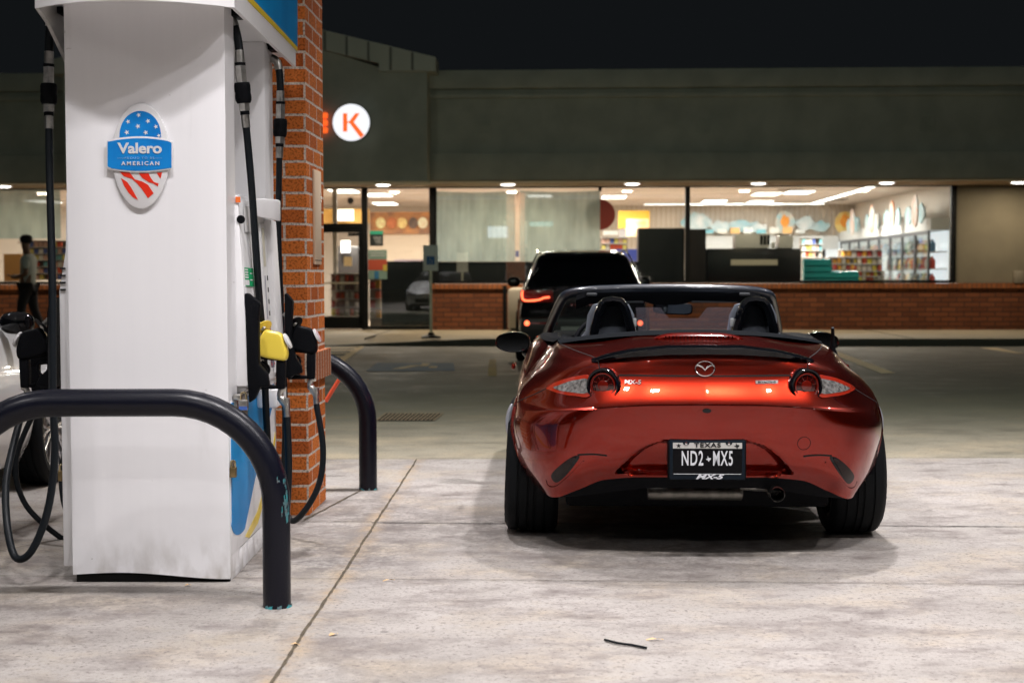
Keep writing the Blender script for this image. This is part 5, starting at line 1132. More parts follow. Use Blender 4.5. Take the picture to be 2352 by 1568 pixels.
# dark shelf backs standing behind the glass
thingB('display_shelf', rb(1003, 601, 1215, 651, .30, .5), M2('panel_black', (.008, .009, .010), .35), 'low black shelf back behind the window left of the crossover', 'shelf')
thingB('display_shelf', rb(876, 600, 990, 756, .32, .5), M2('panel_black', 0), 'tall black shelf back behind the glass beside the door', 'shelf')
thingB('display_shelf', rb(1466, 524, 1572, 649, .35, .6), M2('panel_black', 0), 'black cooler back left of the window mullion', 'shelf')
thingB('display_shelf', rb(1580, 526, 1621, 649, .38, .7), M2('panel_brownblack', (.02, .014, .013), .4), 'dark brown cooler side right of the window mullion', 'shelf')
thingB('display_shelf', rb(1215, 601, 1466, 649, .31, .5), M2('panel_black', 0), 'low black shelf back behind the crossover roof', 'shelf')
cb = thingB('display_case', rb(1624, 571, 1839, 649, .45, .7), M2('panel_black', 0), 'long low black case under the white machines', 'case', bevel=.01)
tag(inB(rb(1679, 596, 1786, 609, .43, .012).build('reflection_strip', M2('reflection_cream', (.55, .53, .45)))), 'cream strip on the front of the long black case', 'label')  # pale strip stands in for a reflection in the window glass
def machine(x0, y0, x1, y1, v, label, win=None):
    o = thingB('white_machine', rb(x0, y0, x1, y1, v, .5), M_WHITEPAINT, label, 'machine', bevel=.02)
    if win:
        for k in range(3): rb(win[0] + k * (win[2] - win[0]) / 3 + 1, win[1], win[0] + (k + 1) * (win[2] - win[0]) / 3 - 1, win[3], v - .012, .010).build('dark_window', M_FRAME, o)
machine(1689, 537, 1768, 570, .6, 'larger white counter machine with three dark slots', (1745, 540, 1769, 562)); machine(1790, 541, 1822, 570, .62, 'smaller white counter machine beside the larger one')
# cut-out banner shapes above the coolers, back wall then side wall
def blobshape(cx_, cz_, w, h, seed, n=18):
    rr = random.Random(seed); return [(cx_ + w * math.cos(2 * math.pi * k / n) * rr.uniform(.8, 1.1), cz_ + h * math.sin(2 * math.pi * k / n) * (rr.uniform(.6, 1.15) if math.sin(2 * math.pi * k / n) > 0 else 1)) for k in range(n)]
M_CLOUD = mat('cutout_white', (.8, .84, .85), .6, col2=(.25, .55, .65), vscale=1.7)
for k, (x, y, w, h) in enumerate(((1600, 510, 34, 22), (1655, 520, 26, 14), (1700, 518, 26, 14), (1740, 522, 24, 12), (1850, 512, 24, 16), (1885, 520, 22, 12))):
    u, z = onb(x, y, VB - .2); s_ = VB and (BY + VB) / F
    thingB('banner_cutout', MB().prism([(a, VB - .2, b) for a, b in blobshape(u, z, w * s_, h * s_, k)], (0, .03, 0)), M_CLOUD, 'white and pale blue cutout shape above the shop back wall coolers', 'banner', 'cutout shapes on the shop back wall')
for (x, c, l) in ((1803, (.75, .62, .5), 'round pale medallion board with an orange peak, left one on the back wall'), (1941, (.85, .45, .08), 'round yellow and orange medallion board on the back wall')):
    u, z = onb(x, 512, VB - .3); e = inB(empty('medallion_board', (0, 0, 0), 0, l, 'sign'))
    MB().prism([(a, VB - .3, b) for a, b in ell(u, z, .26, .30, 28)], (0, .03, 0)).build('board', mat('board_%d' % x, c, .5, col2=(.9, .75, .3) if x > 1900 else (.3, .6, .7), vscale=5), e)
    MB().prism([(a, VB - .305, b) for a, b in blobshape(u, z + .05, .12, .17, x)], (0, -.02, 0)).build('flame_shape', mat('flame_orange', (.9, .35, .05), .5), e)
for k, v in enumerate((1.2, 3.2, 5.2, 7.4)):
    for j in range(3):
        y0 = v + .35 + j * .5; thingB('banner_cutout', MB().prism([(UR - .42, a, b) for a, b in blobshape(y0, 2.42, .32, .2, k * 3 + j)], (.03, 0, 0)), M_CLOUD, 'white and pale blue cutout shape above the side wall coolers', 'banner', 'cutout shapes above the side coolers')
    thingB('oval_board', MB().prism([(UR - .62, a, b) for a, b in ell(v, 2.45, .22, .32, 28)], (.03, 0, 0)), mat('oval_board', (.75, .8, .8), .5, col2=(.75, .35, .2), vscale=4), 'upright oval board sticking out above the side coolers', 'sign', 'oval boards above the side coolers')
# white frieze the cut-outs stand on
thingB('cooler_header', MB().box((UR - .40, .8, 2.06), (UR - .01, VB - .1, 2.30)), M2('header_white', (.72, .76, .78)), 'long white header above the side wall coolers', 'cooler header')
thingB('cooler_header', MB().box((U(1580, VB), VB - .15, 1.85), (UR - .42, VB - .045, 2.2)), M2('header_white', 0), 'long white header across the back wall', 'cooler header')
# items: a few prototype shapes copied along shelves
PROTO = {}
def proto(kind):
    if kind in PROTO: return PROTO[kind]
    if kind == 'bag':
        P = [[(x * (1 - .12 * abs(t)), y * (1 - t * t) , t * .5) for x, y in ((-.5, 0), (-.25, -.3), (.25, -.3), (.5, 0), (.25, .3), (-.25, .3))] for t in (-1, -.9, -.5, 0, .5, .9, 1)]; mb = MB().grid(P, close=True)
    elif kind == 'bottle': mb = MB().lathe([(0, -.5), (.42, -.5), (.45, -.4), (.45, .1), (.36, .25), (.16, .36), (.15, .5), (0, .5)], seg=10)
    elif kind == 'box': mb = MB().box((-.48, -.35, -.5), (.48, .35, .5))
    elif kind == 'pack':
        mb = MB()
        mb.box((-.5, -.4, -.5), (.5, .4, .15))
        for a in range(4):
            for b in range(2): mb.lathe([(.115, .15), (.11, .3), (.045, .4), (.045, .5), (0, .5)], (-.375 + a * .25, -.2 + b * .4, 0), seg=8)
    me = mb.build('p', None, smooth=(kind in ('bag', 'bottle'))); d = me.data; bpy.data.objects.remove(me); PROTO[kind] = d; return d
PAL = {'snack': [(.75, .12, .05), (.85, .42, .06), (.85, .70, .10), (.5, .06, .05), (.75, .65, .5), (.9, .82, .75), (.25, .12, .1)],
       'drink': [(.75, .75, .78), (.15, .3, .5), (.6, .08, .06), (.1, .1, .12), (.8, .5, .15), (.5, .6, .62), (.05, .3, .12)],
       'shelf': [(.85, .75, .2), (.8, .5, .4), (.1, .15, .45), (.85, .85, .8), (.7, .15, .1), (.2, .5, .55)]}
CN = {(.75, .12, .05): 'red', (.85, .42, .06): 'orange', (.85, .70, .10): 'yellow', (.5, .06, .05): 'dark red', (.75, .65, .5): 'tan', (.9, .82, .75): 'cream', (.25, .12, .1): 'brown',
      (.75, .75, .78): 'silver', (.15, .3, .5): 'blue', (.6, .08, .06): 'red', (.1, .1, .12): 'black', (.8, .5, .15): 'amber', (.5, .6, .62): 'grey', (.05, .3, .12): 'green',
      (.85, .75, .2): 'yellow', (.8, .5, .4): 'pink', (.1, .15, .45): 'navy', (.85, .85, .8): 'white', (.7, .15, .1): 'red', (.2, .5, .55): 'teal'}
DM = {}
def item(kind, pal, rr, u, v, z, w, h, d, name, where, cat, grp, face='v'):
    c = rr.choice(PAL[pal]); key = (kind, c)
    if key not in DM: md = proto(kind).copy(); md.materials.clear(); md.materials.append(mat('pack_%s_%s' % (CN[c].replace(' ', '_'), kind), c, .4)); DM[key] = md
    o = bpy.data.objects.new(name, DM[key]); COL.objects.link(o)
    o.location = Vector((u * bc + v * bs_, BY - u * bs_ + v * bc, z)); o.rotation_euler = (0, 0, BR + (0 if face == 'v' else R(90))); o.scale = (w, d, h)
    tag(o, '%s %s %s' % (CN[c], name.replace('_', ' '), where), cat, grp)
def rack(x0, y0, x1, y1, v, nr, nc, kind, pal, name, where, cat, grp, rlabel, seed, depth=.35, fill=.92):
    rr = random.Random(seed); (u0, z1), (u1, z0) = onb(x0, y0, v), onb(x1, y1, v); e = inB(empty('display_rack', (0, 0, 0), 0, rlabel, 'rack'))
    h = (z1 - z0) / nr; w = (u1 - u0) / nc
    MB().box((u0 - .03, v + depth, z0), (u1 + .03, v + depth + .03, z1)).build('back_panel', M2('rack_back', (.25, .2, .16)), e)
    for k in range(nr + 1): MB().box((u0 - .02, v, z0 + k * h - .012), (u1 + .02, v + depth, z0 + k * h)).build('shelf', M_WHITEDIRTY, e)
    for k in range(nr):
        for j in range(nc):
            if rr.random() > fill: continue
            hh = h * rr.uniform(.62, .86); item(kind, pal, rr, u0 + (j + .5) * w, v + .12 + rr.uniform(0, .04), z0 + k * h + hh / 2 + .001, w * .86, hh, .12, name, where, cat, grp)
rack(757, 628, 833, 725, 1.0, 5, 7, 'bag', 'snack', 'snack_bag', 'on the rack behind the glass door', 'snack', 'snacks behind the glass door', 'low snack rack behind the glass door', 1)
rack(847, 641, 874, 752, .8, 5, 2, 'box', 'snack', 'snack_box', 'on the narrow rack beside the door frame', 'snack', 'snack boxes beside the door frame', 'narrow snack rack right of the door frame', 2)
rack(1968, 655, 2035, 706 - 62, 3.0, 1, 1, 'box', 'snack', 'snack_box', 'x', 'snack', 'x', 'x', 3, fill=0) if False else None
rack(1966, 622, 2036, 658, 3.2, 3, 8, 'bag', 'snack', 'snack_bag', 'on the rack right of the water packs', 'snack', 'snacks right of the water packs', 'small snack rack right of the teal water packs', 4)
rack(1905, 590, 1966, 620, 3.8, 2, 6, 'bag', 'snack', 'snack_bag', 'on the stand behind the water packs', 'snack', 'snacks behind the water packs', 'bright snack stand behind the teal water packs', 5)
rack(1935, 573, 2030, 622, 4.4, 3, 8, 'bag', 'snack', 'snack_bag', 'heaped on the rear snack stand', 'snack', 'snacks heaped at the rear', 'rear snack stand seen above the water packs', 6)
rack(52, 552, 150, 642, 2.2, 6, 9, 'box', 'shelf', 'carton', 'on the shelves behind the walking person', 'goods', 'cartons behind the walking person', 'bright shelf unit behind the person', 7)
# teal water packs
TEALM = mat('teal_shrink_wrap', (.02, .30, .36), .25, col2=(.03, .45, .45), vscale=14)
pk = proto('pack').copy(); pk.materials.clear(); pk.materials.append(TEALM)
for r_ in range(4):
    for c_ in range(4 if r_ > 1 else 6):
        u, z = onb(1855 + c_ * 21, 641 - r_ * 14, 1.6)
        if r_ < 2 or c_ < 3:
            o = bpy.data.objects.new('water_pack', pk); COL.objects.link(o); o.location = Vector((u * bc + 1.6 * bs_, BY - u * bs_ + 1.6 * bc, z - .02)); o.rotation_euler = (0, 0, BR); o.scale = (.185, .3, .145)
            tag(o, 'teal shrink-wrapped pack of water bottles in the window stack', 'water pack', 'teal water packs stacked in the window')
thingB('pallet', MB().box((U(1843, 1.6), 1.45, WALK), (U(1972, 1.6), 1.9, onb(1855, 647, 1.6)[1] - .07)), mat('pallet_wood', (.3, .2, .1), .8), 'low wooden stand under the teal water packs', 'pallet')
# glass door coolers along the side wall
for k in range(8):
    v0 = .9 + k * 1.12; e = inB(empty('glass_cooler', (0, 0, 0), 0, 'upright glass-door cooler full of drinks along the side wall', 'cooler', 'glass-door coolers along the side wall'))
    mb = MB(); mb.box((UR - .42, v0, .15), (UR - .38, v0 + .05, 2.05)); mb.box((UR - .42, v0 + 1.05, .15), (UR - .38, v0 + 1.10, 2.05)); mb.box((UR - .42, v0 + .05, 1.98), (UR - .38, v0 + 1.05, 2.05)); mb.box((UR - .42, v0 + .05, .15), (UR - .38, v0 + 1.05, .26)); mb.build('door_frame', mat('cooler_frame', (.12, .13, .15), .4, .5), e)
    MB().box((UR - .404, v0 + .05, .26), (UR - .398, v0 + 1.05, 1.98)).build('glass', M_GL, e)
    MB().box((UR - .03, v0 + .01, .15), (UR - .005, v0 + 1.09, 2.05)).build('liner', mat('cooler_liner', (.85, .87, .9), .5, emit=(.85, .92, 1.), es=.9), e)  # liner glows in place of the cooler's inner lamps
    MB().box((UR - .445, v0 + .95, .95), (UR - .425, v0 + .975, 1.4)).build('handle', M_CHROME, e)
    rr = random.Random(50 + k)
    for j in range(5):
        z = .28 + j * .34; MB().box((UR - .37, v0 + .02, z - .02), (UR - .03, v0 + 1.08, z)).build('shelf', M_WHITEDIRTY, e)
        if k < 7:
            for i in range(6): item('bottle', 'drink', rr, UR - .30, v0 + .13 + i * .165, z + .12, .145, .24, .145, 'drink_bottle', 'standing in a side wall cooler', 'bottle', 'drinks in the side wall coolers')
# black-framed white doors on the back wall
for (x0, x1, l) in ((1787, 1842, 'left black-framed lit panel on the back wall'), (1893, 1975, 'right black-framed lit panel on the back wall')):
    e = inB(empty('lit_cabinet', (0, 0, 0), 0, l, 'panel')); (u0, z1), (u1, z0) = onb(x0, 547, VB - .3), onb(x1, 640, VB - .3)
    mb = MB(); mb.box((u0, VB - .1, z0), (u0 + .07, VB - .05, z1)); mb.box((u1 - .07, VB - .1, z0), (u1, VB - .05, z1)); mb.box((u0 + .07, VB - .1, z1 - .08), (u1 - .07, VB - .05, z1)); mb.build('frame', M_FRAME, e)
    MB().box((u0 + .07, VB - .08, z0), (u1 - .07, VB - .06, z1 - .08)).build('pane', mat('lit_pane', (.8, .85, .9), .5, emit=(.9, .95, 1), es=.5), e)
# wall murals and signs at the back, counter, posters on the glass
def foodmat(name, c1, c2, s): return mat(name, c1, .6, col2=c2, vscale=s)
thingB('food_mural', rb(850, 487, 988, 537, 8.0, .04), foodmat('mural_food', (.75, .34, .12), (.30, .16, .10), 3.2), 'orange food mural above the counter beyond the side light', 'mural')
thingB('counter', rb(905, 596, 990, 640, 3.6, .6), M2('counter_lilac', (.45, .36, .42)), 'low counter beyond the side light', 'counter')
thingB('partition_wall', rb(846, 536, 1000, 640, 8.1, .1), M2('partition_cream', (.75, .62, .48)), 'cream partition wall behind the counter', 'partition')
thingB('menu_board', rb(775, 481, 812, 507, 6.0, .05), mat('menu_lit', (.9, .9, .85), .5, emit=(1, .93, .85), es=2.2), 'lit white menu board seen through the transom', 'sign')
thingB('orange_bulkhead', rb(640, 480, 845, 512, 6.4, .3), M2('bulkhead_orange', (.75, .42, .10)), 'orange bulkhead above the shop counter', 'bulkhead')
thingB('column', MB().box((U(765, 1.3), 1.3, WALK), (U(765, 1.3) + .09, 1.4, ZC)), M2('column_cream', (.66, .58, .48)), 'slim cream column just inside the glass door', 'column')
thingB('coffee_machine', rb(770, 565, 830, 628, 4.5, .5), mat('machine_dark', (.06, .055, .055), .3), 'dark drinks machine standing inside the door', 'machine', bevel=.03)
thingB('lit_display', rb(783, 553, 803, 580, 4.3, .1), mat('display_lit', (.9, .9, .9), .5, emit=(1, .97, .92), es=1.5), 'small lit display on the dark drinks machine', 'display')
thingB('price_card', rb(790, 590, 808, 611, 1.55, .02), M2('card_cream', (.85, .62, .32)), 'cream price card above the door snack rack', 'card')
pt_ = inB(empty('notice', (0, 0, 0), 0, 'black notice with a green head taped on the side light', 'poster'))
rb(849, 530, 880, 565, -.0, .006).build('sheet', mat('notice_black', (.01, .015, .015), .5), pt_); rb(849, 530, 880, 538, -.005, .004).build('green_head', mat('notice_green', (.02, .28, .18), .5), pt_)
for k in range(4): rb(857 + k * 2, 544 + k * 4.5, 876, 545.2 + k * 4.5, -.005, .004).build('text_line', mat('notice_text', (.4, .42, .42), .5), pt_)
pt_ = inB(empty('poster', (0, 0, 0), 0, 'green and red poster low on the side light', 'poster'))
rb(846, 574, 889, 641, -.0, .006).build('sheet', mat('poster_teal', (.12, .20, .17), .5, col2=(.16, .25, .22), vscale=12), pt_); rb(846, 596, 889, 620, -.005, .004).build('red_field', mat('poster_red', (.35, .06, .03), .5), pt_)
rb(860, 623, 870, 640, -.005, .004).build('blue_field', mat('poster_blue', (.02, .12, .25), .5), pt_); rb(880, 608, 889, 622, -.006, .0035).build('yellow_field', mat('poster_yel', (.4, .32, .05), .5), pt_)
for k in range(2): rb(850, 580 + k * 6, 884, 582 + k * 6, -.005, .004).build('text_line', mat('notice_text', 0), pt_)
# red disc, yellow board and orange frame
thingB('red_disc', MB().prism([(a, .5, b) for a, b in ell(*onb(1378, 493, .5), .30, .30, 40)], (0, .06, 0)), M2('disc_red', (.32, .03, .02)), 'large dark red disc hanging beside the sheer sheet', 'sign')
thingB('yellow_board', rb(1420, 484, 1492, 524, 7.5, .05), M2('board_yellow', (.85, .50, .05)), 'yellow board on the rear wall right of the red disc', 'board')
thingB('framed_board', rb(1438, 503, 1490, 543, 7.2, .05), mat('board_orange', (.9, .75, .6), .5, col2=(.85, .40, .15), vscale=2.5), 'orange framed board below the yellow board', 'board')
thingB('grey_panel', rb(1422, 527, 1440, 600, 7.4, .05), M2('panel_grey', (.25, .24, .24)), 'grey panel below the yellow board', 'panel')
thingB('purple_sign', rb(1415, 572, 1470, 600, 2.2, .05), mat('sign_purple', (.12, .15, .5), .5, emit=(.15, .2, .8), es=.4), 'small purple sign behind the crossover roof', 'sign')
thingB('lit_screen', rb(1120, 520, 1166, 546, 3.0, .05), mat('screen_lit', (.8, .85, 1), .5, emit=(.8, .88, 1), es=5), 'bright screen glowing through the left sheer sheet', 'screen')
thingB('lit_screen', rb(1216, 509, 1270, 520, 3.0, .05), mat('screen_teal', (.6, .9, .9), .5, emit=(.6, 1, .95), es=3), 'pale teal screen glowing through the right sheer sheet', 'screen')
for (x, y) in ((805, 455), (2065, 468)): u, v = ceil_uv(x, y); thingB('dome_camera', MB().lathe([(.0, -.16), (.06, -.13), (.08, -.06), (.05, 0)], (u, v, ZC), seg=16), M_FRAME, 'small dark dome camera on the shop ceiling' + (' by the door' if x < 1000 else ' near the side coolers'), 'camera', smooth=True)
for (x, y) in ((1920, 459), (1815, 436)): u, v = ceil_uv(x, y); thingB('ceiling_vent', MB().box((u - .25, v - .25, ZC - .015), (u + .25, v + .25, ZC - .001)), mat('vent_dark', (.18, .15, .13), .7), 'dark square vent in the shop ceiling' + (' nearer the back wall' if x > 1900 else ' nearer the window'), 'vent')
thingB('brown_carton', rb(8, 583, 50, 646, .6, .4), mat('carton_brown', (.42, .20, .06), .8), 'large brown carton in the window before the walking person', 'carton')
# white cabinet by the brick wall
wc = inB(empty('white_cabinet', (0, 0, 0), 0, 'white rounded cabinet against the brick base beside the crossover', 'cabinet'))
(u0, z1) = onb(1166, 661, -.8); MB().box((u0, -.8, WALK), (u0 + .9, -.15, z1)).build('shell', mat('cabinet_cream', (.42, .39, .34), .5), wc, bevel=.08); MB().box((u0 + .05, -.806, WALK + .01), (u0 + .85, -.8, WALK + .06)).build('kick_strip', M_FRAME, wc)
thingB('downpipe', MB().box((U(1156), -.14, WALK), (U(1164), -.07, zsill - .05)), M_FRAME, 'dark downpipe on the brick base beside the white cabinet', 'pipe')
thingB('wall_box', rb(2330, 622, 2352, 650, -.12, .1), mat('box_grey', (.2, .18, .14), .6), 'small grey box on the beige wall at the right edge', 'box', bevel=.01)

# ------------------------------------------------------------------ generic closed car bodies
def loft_car(root, secs, belt, roofrow, paint, glass, ranges, nsub=4):
    """secs: (y, [(x,z) ...]) half profiles from sill to roof centre; faces between rows belt..roofrow inside y-ranges become glass parts"""
    net = [[(p[0], y, p[1]) for (y, pr) in secs for p in [pr[k]]] for k in range(len(secs[0][1]))]
    G = densify(net, [3] * (len(net) - 1), nsub); nr = G.shape[0]; rb0, rb1 = belt * 3, roofrow * 3
    mbB = MB(); parts = {k[0]: MB() for k in ranges}
    for sgn in (1, -1):
        H = G.copy(); H[:, :, 0] *= sgn
        for i in range(nr - 1):
            for j in range(G.shape[1] - 1):
                q = [tuple(H[i, j]), tuple(H[i, j + 1]), tuple(H[i + 1, j + 1]), tuple(H[i + 1, j])]; yc = sum(p[1] for p in q) / 4; tgt = mbB
                for (nm, r0, r1, ya, yb) in ranges:
                    if r0 * 3 <= i < r1 * 3 and ya <= yc <= yb: tgt = parts[nm]
                tgt.add(q, [(0, 1, 2, 3)])
    for j in (0, G.shape[1] - 1):
        ring_ = [tuple(p) for p in G[:, j]] + [(-p[0], p[1], p[2]) for p in G[::-1, j]][1:]; mbB.add(ring_, [tuple(range(len(ring_)))])
    b = mbB.build('body', paint, root, smooth=True)
    b.data.set_sharp_from_angle(angle=R(50))
    for nm, mb in parts.items():
        if mb.v: mb.build(nm.split('#')[0], glass, root, smooth=True)
    return b
def arch(y, yc, r): return r + math.sqrt(max(0, (r * 1.12) ** 2 - (y - yc) ** 2)) if abs(y - yc) < r * 1.12 else None
# white coupe at the left: nose towards the store; y forward
wcar = empty('coupe', (-3.46, 4.75, .004), R(0), 'white coupe parked left of the dispenser, its front wheel showing', 'car')
M_WCAR = mat('white_car_paint', (.62, .62, .62), .25, .0, coat=1.)
def csec(y, w, zb, zs, zt, wt, zr, wr):
    a = arch(y, .85, .325) or arch(y, 3.30, .325); zb = a if a else zb
    return (y, [(w * .90, zb), (w * .98, zb + (zs - zb) * .3), (w, zb + (zs - zb) * .6), (w * .97, zs), (w * .88, zt), (wt, zt + .012), ((wt + wr) / 2, (zt + zr) / 2 + .02), (wr, zr), (wr * .6, zr + .03), (0, zr + .04)])
S = []
for y in (0, .03, .12, .3, .5, .56, .7, .85, 1.0, 1.14, 1.2, 1.5, 1.9, 2.3, 2.6, 2.9, 3.0, 3.15, 3.30, 3.45, 3.6, 3.68, 3.85, 4.0, 4.1, 4.16):
    w = float(np.interp(y, [0, .1, .4, .85, 2, 3.3, 3.8, 4.05, 4.16], [.55, .76, .85, .89, .86, .885, .84, .68, .45])); zs = float(np.interp(y, [0, .4, 2, 3.3, 3.8, 4.16], [.66, .74, .68, .66, .58, .48])); zt = float(np.interp(y, [0, .3, 1, 2.6, 3.1, 3.6, 4.0, 4.16], [.86, .92, .93, .90, .84, .74, .62, .52]))
    zr = float(np.interp(y, [0, .3, .7, 1.35, 1.9, 2.1, 2.75, 2.95, 3.3, 3.8, 4.16], [.87, .95, 1.05, 1.24, 1.26, 1.25, 1.0, .93, .88, .76, .54])); wr = float(np.interp(y, [0, .4, 1.2, 2.1, 2.8, 3.0, 4.16], [.5, .58, .50, .52, .62, .66, .4])); wt = float(np.interp(y, [0, 1, 2.8, 3.1, 4.16], [.66, .74, .74, .74, .43]))
    zr = max(zr, zt + .014); S.append(csec(y, w, .17 if 0.2 < y < 3.9 else .25, zs, zt, wt, zr, wr))
loft_car(wcar, S, 5, 7, M_WCAR, M_GLOSSBLACK, [('side_window', 5, 7, .75, 2.72), ('windscreen', 7, 9, 2.13, 2.9), ('rear_window', 7, 9, .35, 1.28)])
M_RIMS = mat('silver_rim', (.6, .6, .62), .22, 1.)
for s in (-1, 1):
    for yc in (.85, 3.30): make_wheel(wcar, s * .775, yc, .318, .22, .245, 10, s, M_RIMS)
    for yc in (.85, 3.30):
        P = [[(s * X, yc + .355 * math.cos(math.pi * k / 16), .32 + .355 * math.sin(math.pi * k / 16)) for X in (.5, .86)] for k in range(17)]; MB().grid(P).build('wheel_well', M_BLACK, wcar)
    hl_ = MB().grid([[(s * .44, 4.10, .57), (s * .42, 4.135, .50)], [(s * .60, 4.02, .60), (s * .60, 4.07, .52)], [(s * .76, 3.86, .64), (s * .77, 3.90, .57)], [(s * .81, 3.72, .655), (s * .815, 3.74, .61)]]).build('headlight', M_CLEAR, wcar)
    for v_ in hl_.data.vertices: v_.co.y += .03; v_.co.x += s * .012
    dm = empty('door_mirror', (s * .86, 2.72, .93)); dm.parent = wcar; blob('shell', .09, .05, .06, M_GLOSSBLACK, dm, p=.8)
box('grille', (-.5, 4.10, .27), (.5, 4.17, .42), M_BLACK, wcar, .02); box('underbody', (-.6, .3, .16), (.6, 3.9, .3), M_BLACK, wcar, .02)
# dark crossover seen from behind
suv = empty('crossover', (.95, 18.9, .0), R(-1.5), 'black crossover parked nose to the kerb with glowing red tail lamps', 'car')
M_DK = mat('black_car_paint', (.008, .009, .011), .16, .3, coat=1.)
S = []
for y in (0, .04, .12, .3, .48, .52, .7, .85, 1.0, 1.2, 1.5, 2.0, 2.5, 3.0, 3.2, 3.35, 3.6, 3.85, 4.0, 4.3, 4.5, 4.6):
    w = float(np.interp(y, [0, .1, .4, 1, 3.5, 4.2, 4.6], [.74, .84, .885, .90, .89, .84, .6])); zt = float(np.interp(y, [0, .1, 3, 3.4, 4.2, 4.6], [.98, 1.0, .98, .96, .86, .7]))
    zr = float(np.interp(y, [0, .1, .35, .55, 1.2, 2.4, 2.75, 3.35, 3.6, 4.6], [1.0, 1.06, 1.36, 1.46, 1.50, 1.49, 1.36, 1.04, .99, .74])); wr = float(np.interp(y, [0, .3, .6, 2.4, 3.3, 4.6], [.70, .60, .57, .58, .70, .5])); wt = float(np.interp(y, [0, .1, .5, 3.3, 4.6], [.72, .78, .80, .78, .55]))
    a = arch(y, .85, .36) or arch(y, 3.6, .36); zb = a if a else (.30 if .2 < y < 4.3 else .35); zs = .82 if y < 4 else .7
    zr = max(zr, zt + .015)
    S.append((y, [(w * .92, zb), (w * .99, zb + .1), (w, zb + (zs - zb) * .6), (w * .98, zs), (w * .94, zt - .02), (wt, zt + .02), ((wt + wr) / 2 + .02, (zt + zr) / 2 + .03), (wr, zr), (wr * .6, zr + .028), (0, zr + .035)]))
loft_car(suv, S, 5, 7, M_DK, M_GLOSSBLACK, [('side_window', 5, 7, .5, 3.1), ('windscreen', 7, 9, 2.55, 3.3), ('rear_window', 7, 9, .10, .42)])
MB().box((-.74, -.0, .34), (.74, .05, 1.0)).build('tailgate', M_DK, suv, bevel=.03); MB().box((-.84, -.06, .32), (.84, .1, .62)).build('rear_bumper', mat('bumper_black', (.012, .012, .013), .45), suv, bevel=.05)
MB().grid([[(-.60, .045, 1.02), (.60, .045, 1.02)], [(-.66, .09, 1.16), (.66, .09, 1.16)], [(-.55, .30, 1.40), (.55, .30, 1.40)]]).build('rear_window', M_GLOSSBLACK, suv, smooth=True)
MB().box((-.52, .22, 1.46), (.52, .42, 1.485)).build('roof_spoiler', M_DK, suv, bevel=.01)
M_TLOFF = mat('tail_lens_dark', (.25, .01, .008), .12, coat=1.); M_TLON = mat('tail_lamp_lit', (.9, .1, .05), .4, emit=(1., .13, .05), es=4.)
for s in (-1, 1):
    tl = empty('tail_lamp', (s * .62, -.02, .90)); tl.parent = suv
    MB().box((-.22, .0, -.085), (.22, .07, .085)).build('lens', M_TLOFF, tl, bevel=.02)
    MB().tube(smoothpts([(s * .19, -.008, .075), (s * .195, -.008, .0), (s * .17, -.008, -.05), (s * .08, -.008, -.058), (s * -.03, -.008, -.045), (s * -.10, -.008, -.02), (s * -.17, -.008, -.012)], 5), .011, 10).build('light_bar', M_TLON, tl, smooth=True)
    MB().lathe([(0, -.012), (.03, -.01), (.034, 0)], (s * .75, -.06, .545), 'Y', 16).build('fog_lamp', M_TLON, suv, smooth=True)
    MB().box((s * .70, -.066, .533), (s * .35, -.060, .556)).build('reflector', M_TLOFF, suv)
    MB().tube(smoothpts([(s * .60, .35, 1.475), (s * .615, .9, 1.525), (s * .615, 2.0, 1.53), (s * .60, 2.4, 1.50)], 6), .014, 8).build('roof_rail', M_CHROME, suv, smooth=True)
    MB().tube(smoothpts([(s * .80, .10, 1.03), (s * .79, .5, 1.045), (s * .80, 2.0, 1.03), (s * .80, 3.1, 1.0)], 6), .010, 8).build('chrome_strip', M_CHROME, suv, smooth=True)
    MB().tube(smoothpts([(s * .79, .08, 1.05), (s * .73, .18, 1.22), (s * .64, .36, 1.42), (s * .59, .6, 1.5)], 5), .011, 8).build('pillar_trim', M_CHROME, suv, smooth=True)
    for yc in (.85, 3.6): make_wheel(suv, s * .80, yc, .355, .23, .24, 5, s, M_RIMD)
    dm = empty('door_mirror', (s * 1.0, 3.0, 1.08)); dm.parent = suv; blob('shell', .10, .06, .08, M_DK, dm, p=.8)
for i, x in enumerate(np.linspace(-.16, .16, 6)): MB().box((x - .018, -.075, .775), (x + .018, -.055, .80)).build('badge_letter', M_CHROME, suv)
box('underbody', (-.7, .2, .25), (.7, 4.3, .36), M_BLACK, suv, .03)
MB().box((-.30, -.075, .40), (.30, -.06, .50)).build('number_plate', mat('plate_pale', (.4, .4, .38), .5), suv)

# ------------------------------------------------------------------ person on the sidewalk at the left
pp = at(66, 768, 24.9); man = empty('person', (pp.x, 24.9, WALK), 0, 'man in a grey short-sleeved shirt walking left past the window, hands before him', 'person')
def skinned(name, verts, edges, rad, m, parent, root=0, sub=1):
    me = bpy.data.meshes.new(name); me.from_pydata([tuple(v) for v in verts], edges, []); o = link(name, me, m, parent)
    md = o.modifiers.new('skin', 'SKIN'); md.use_smooth_shade = True
    for i, r_ in enumerate(rad): me.skin_vertices[0].data[i].radius = (r_, r_) if not isinstance(r_, tuple) else r_
    me.skin_vertices[0].data[root].use_root = True
    sb = o.modifiers.new('sub', 'SUBSURF'); sb.levels = sb.render_levels = sub; return o
M_SKIN = mat('skin', (.17, .09, .055), .6)
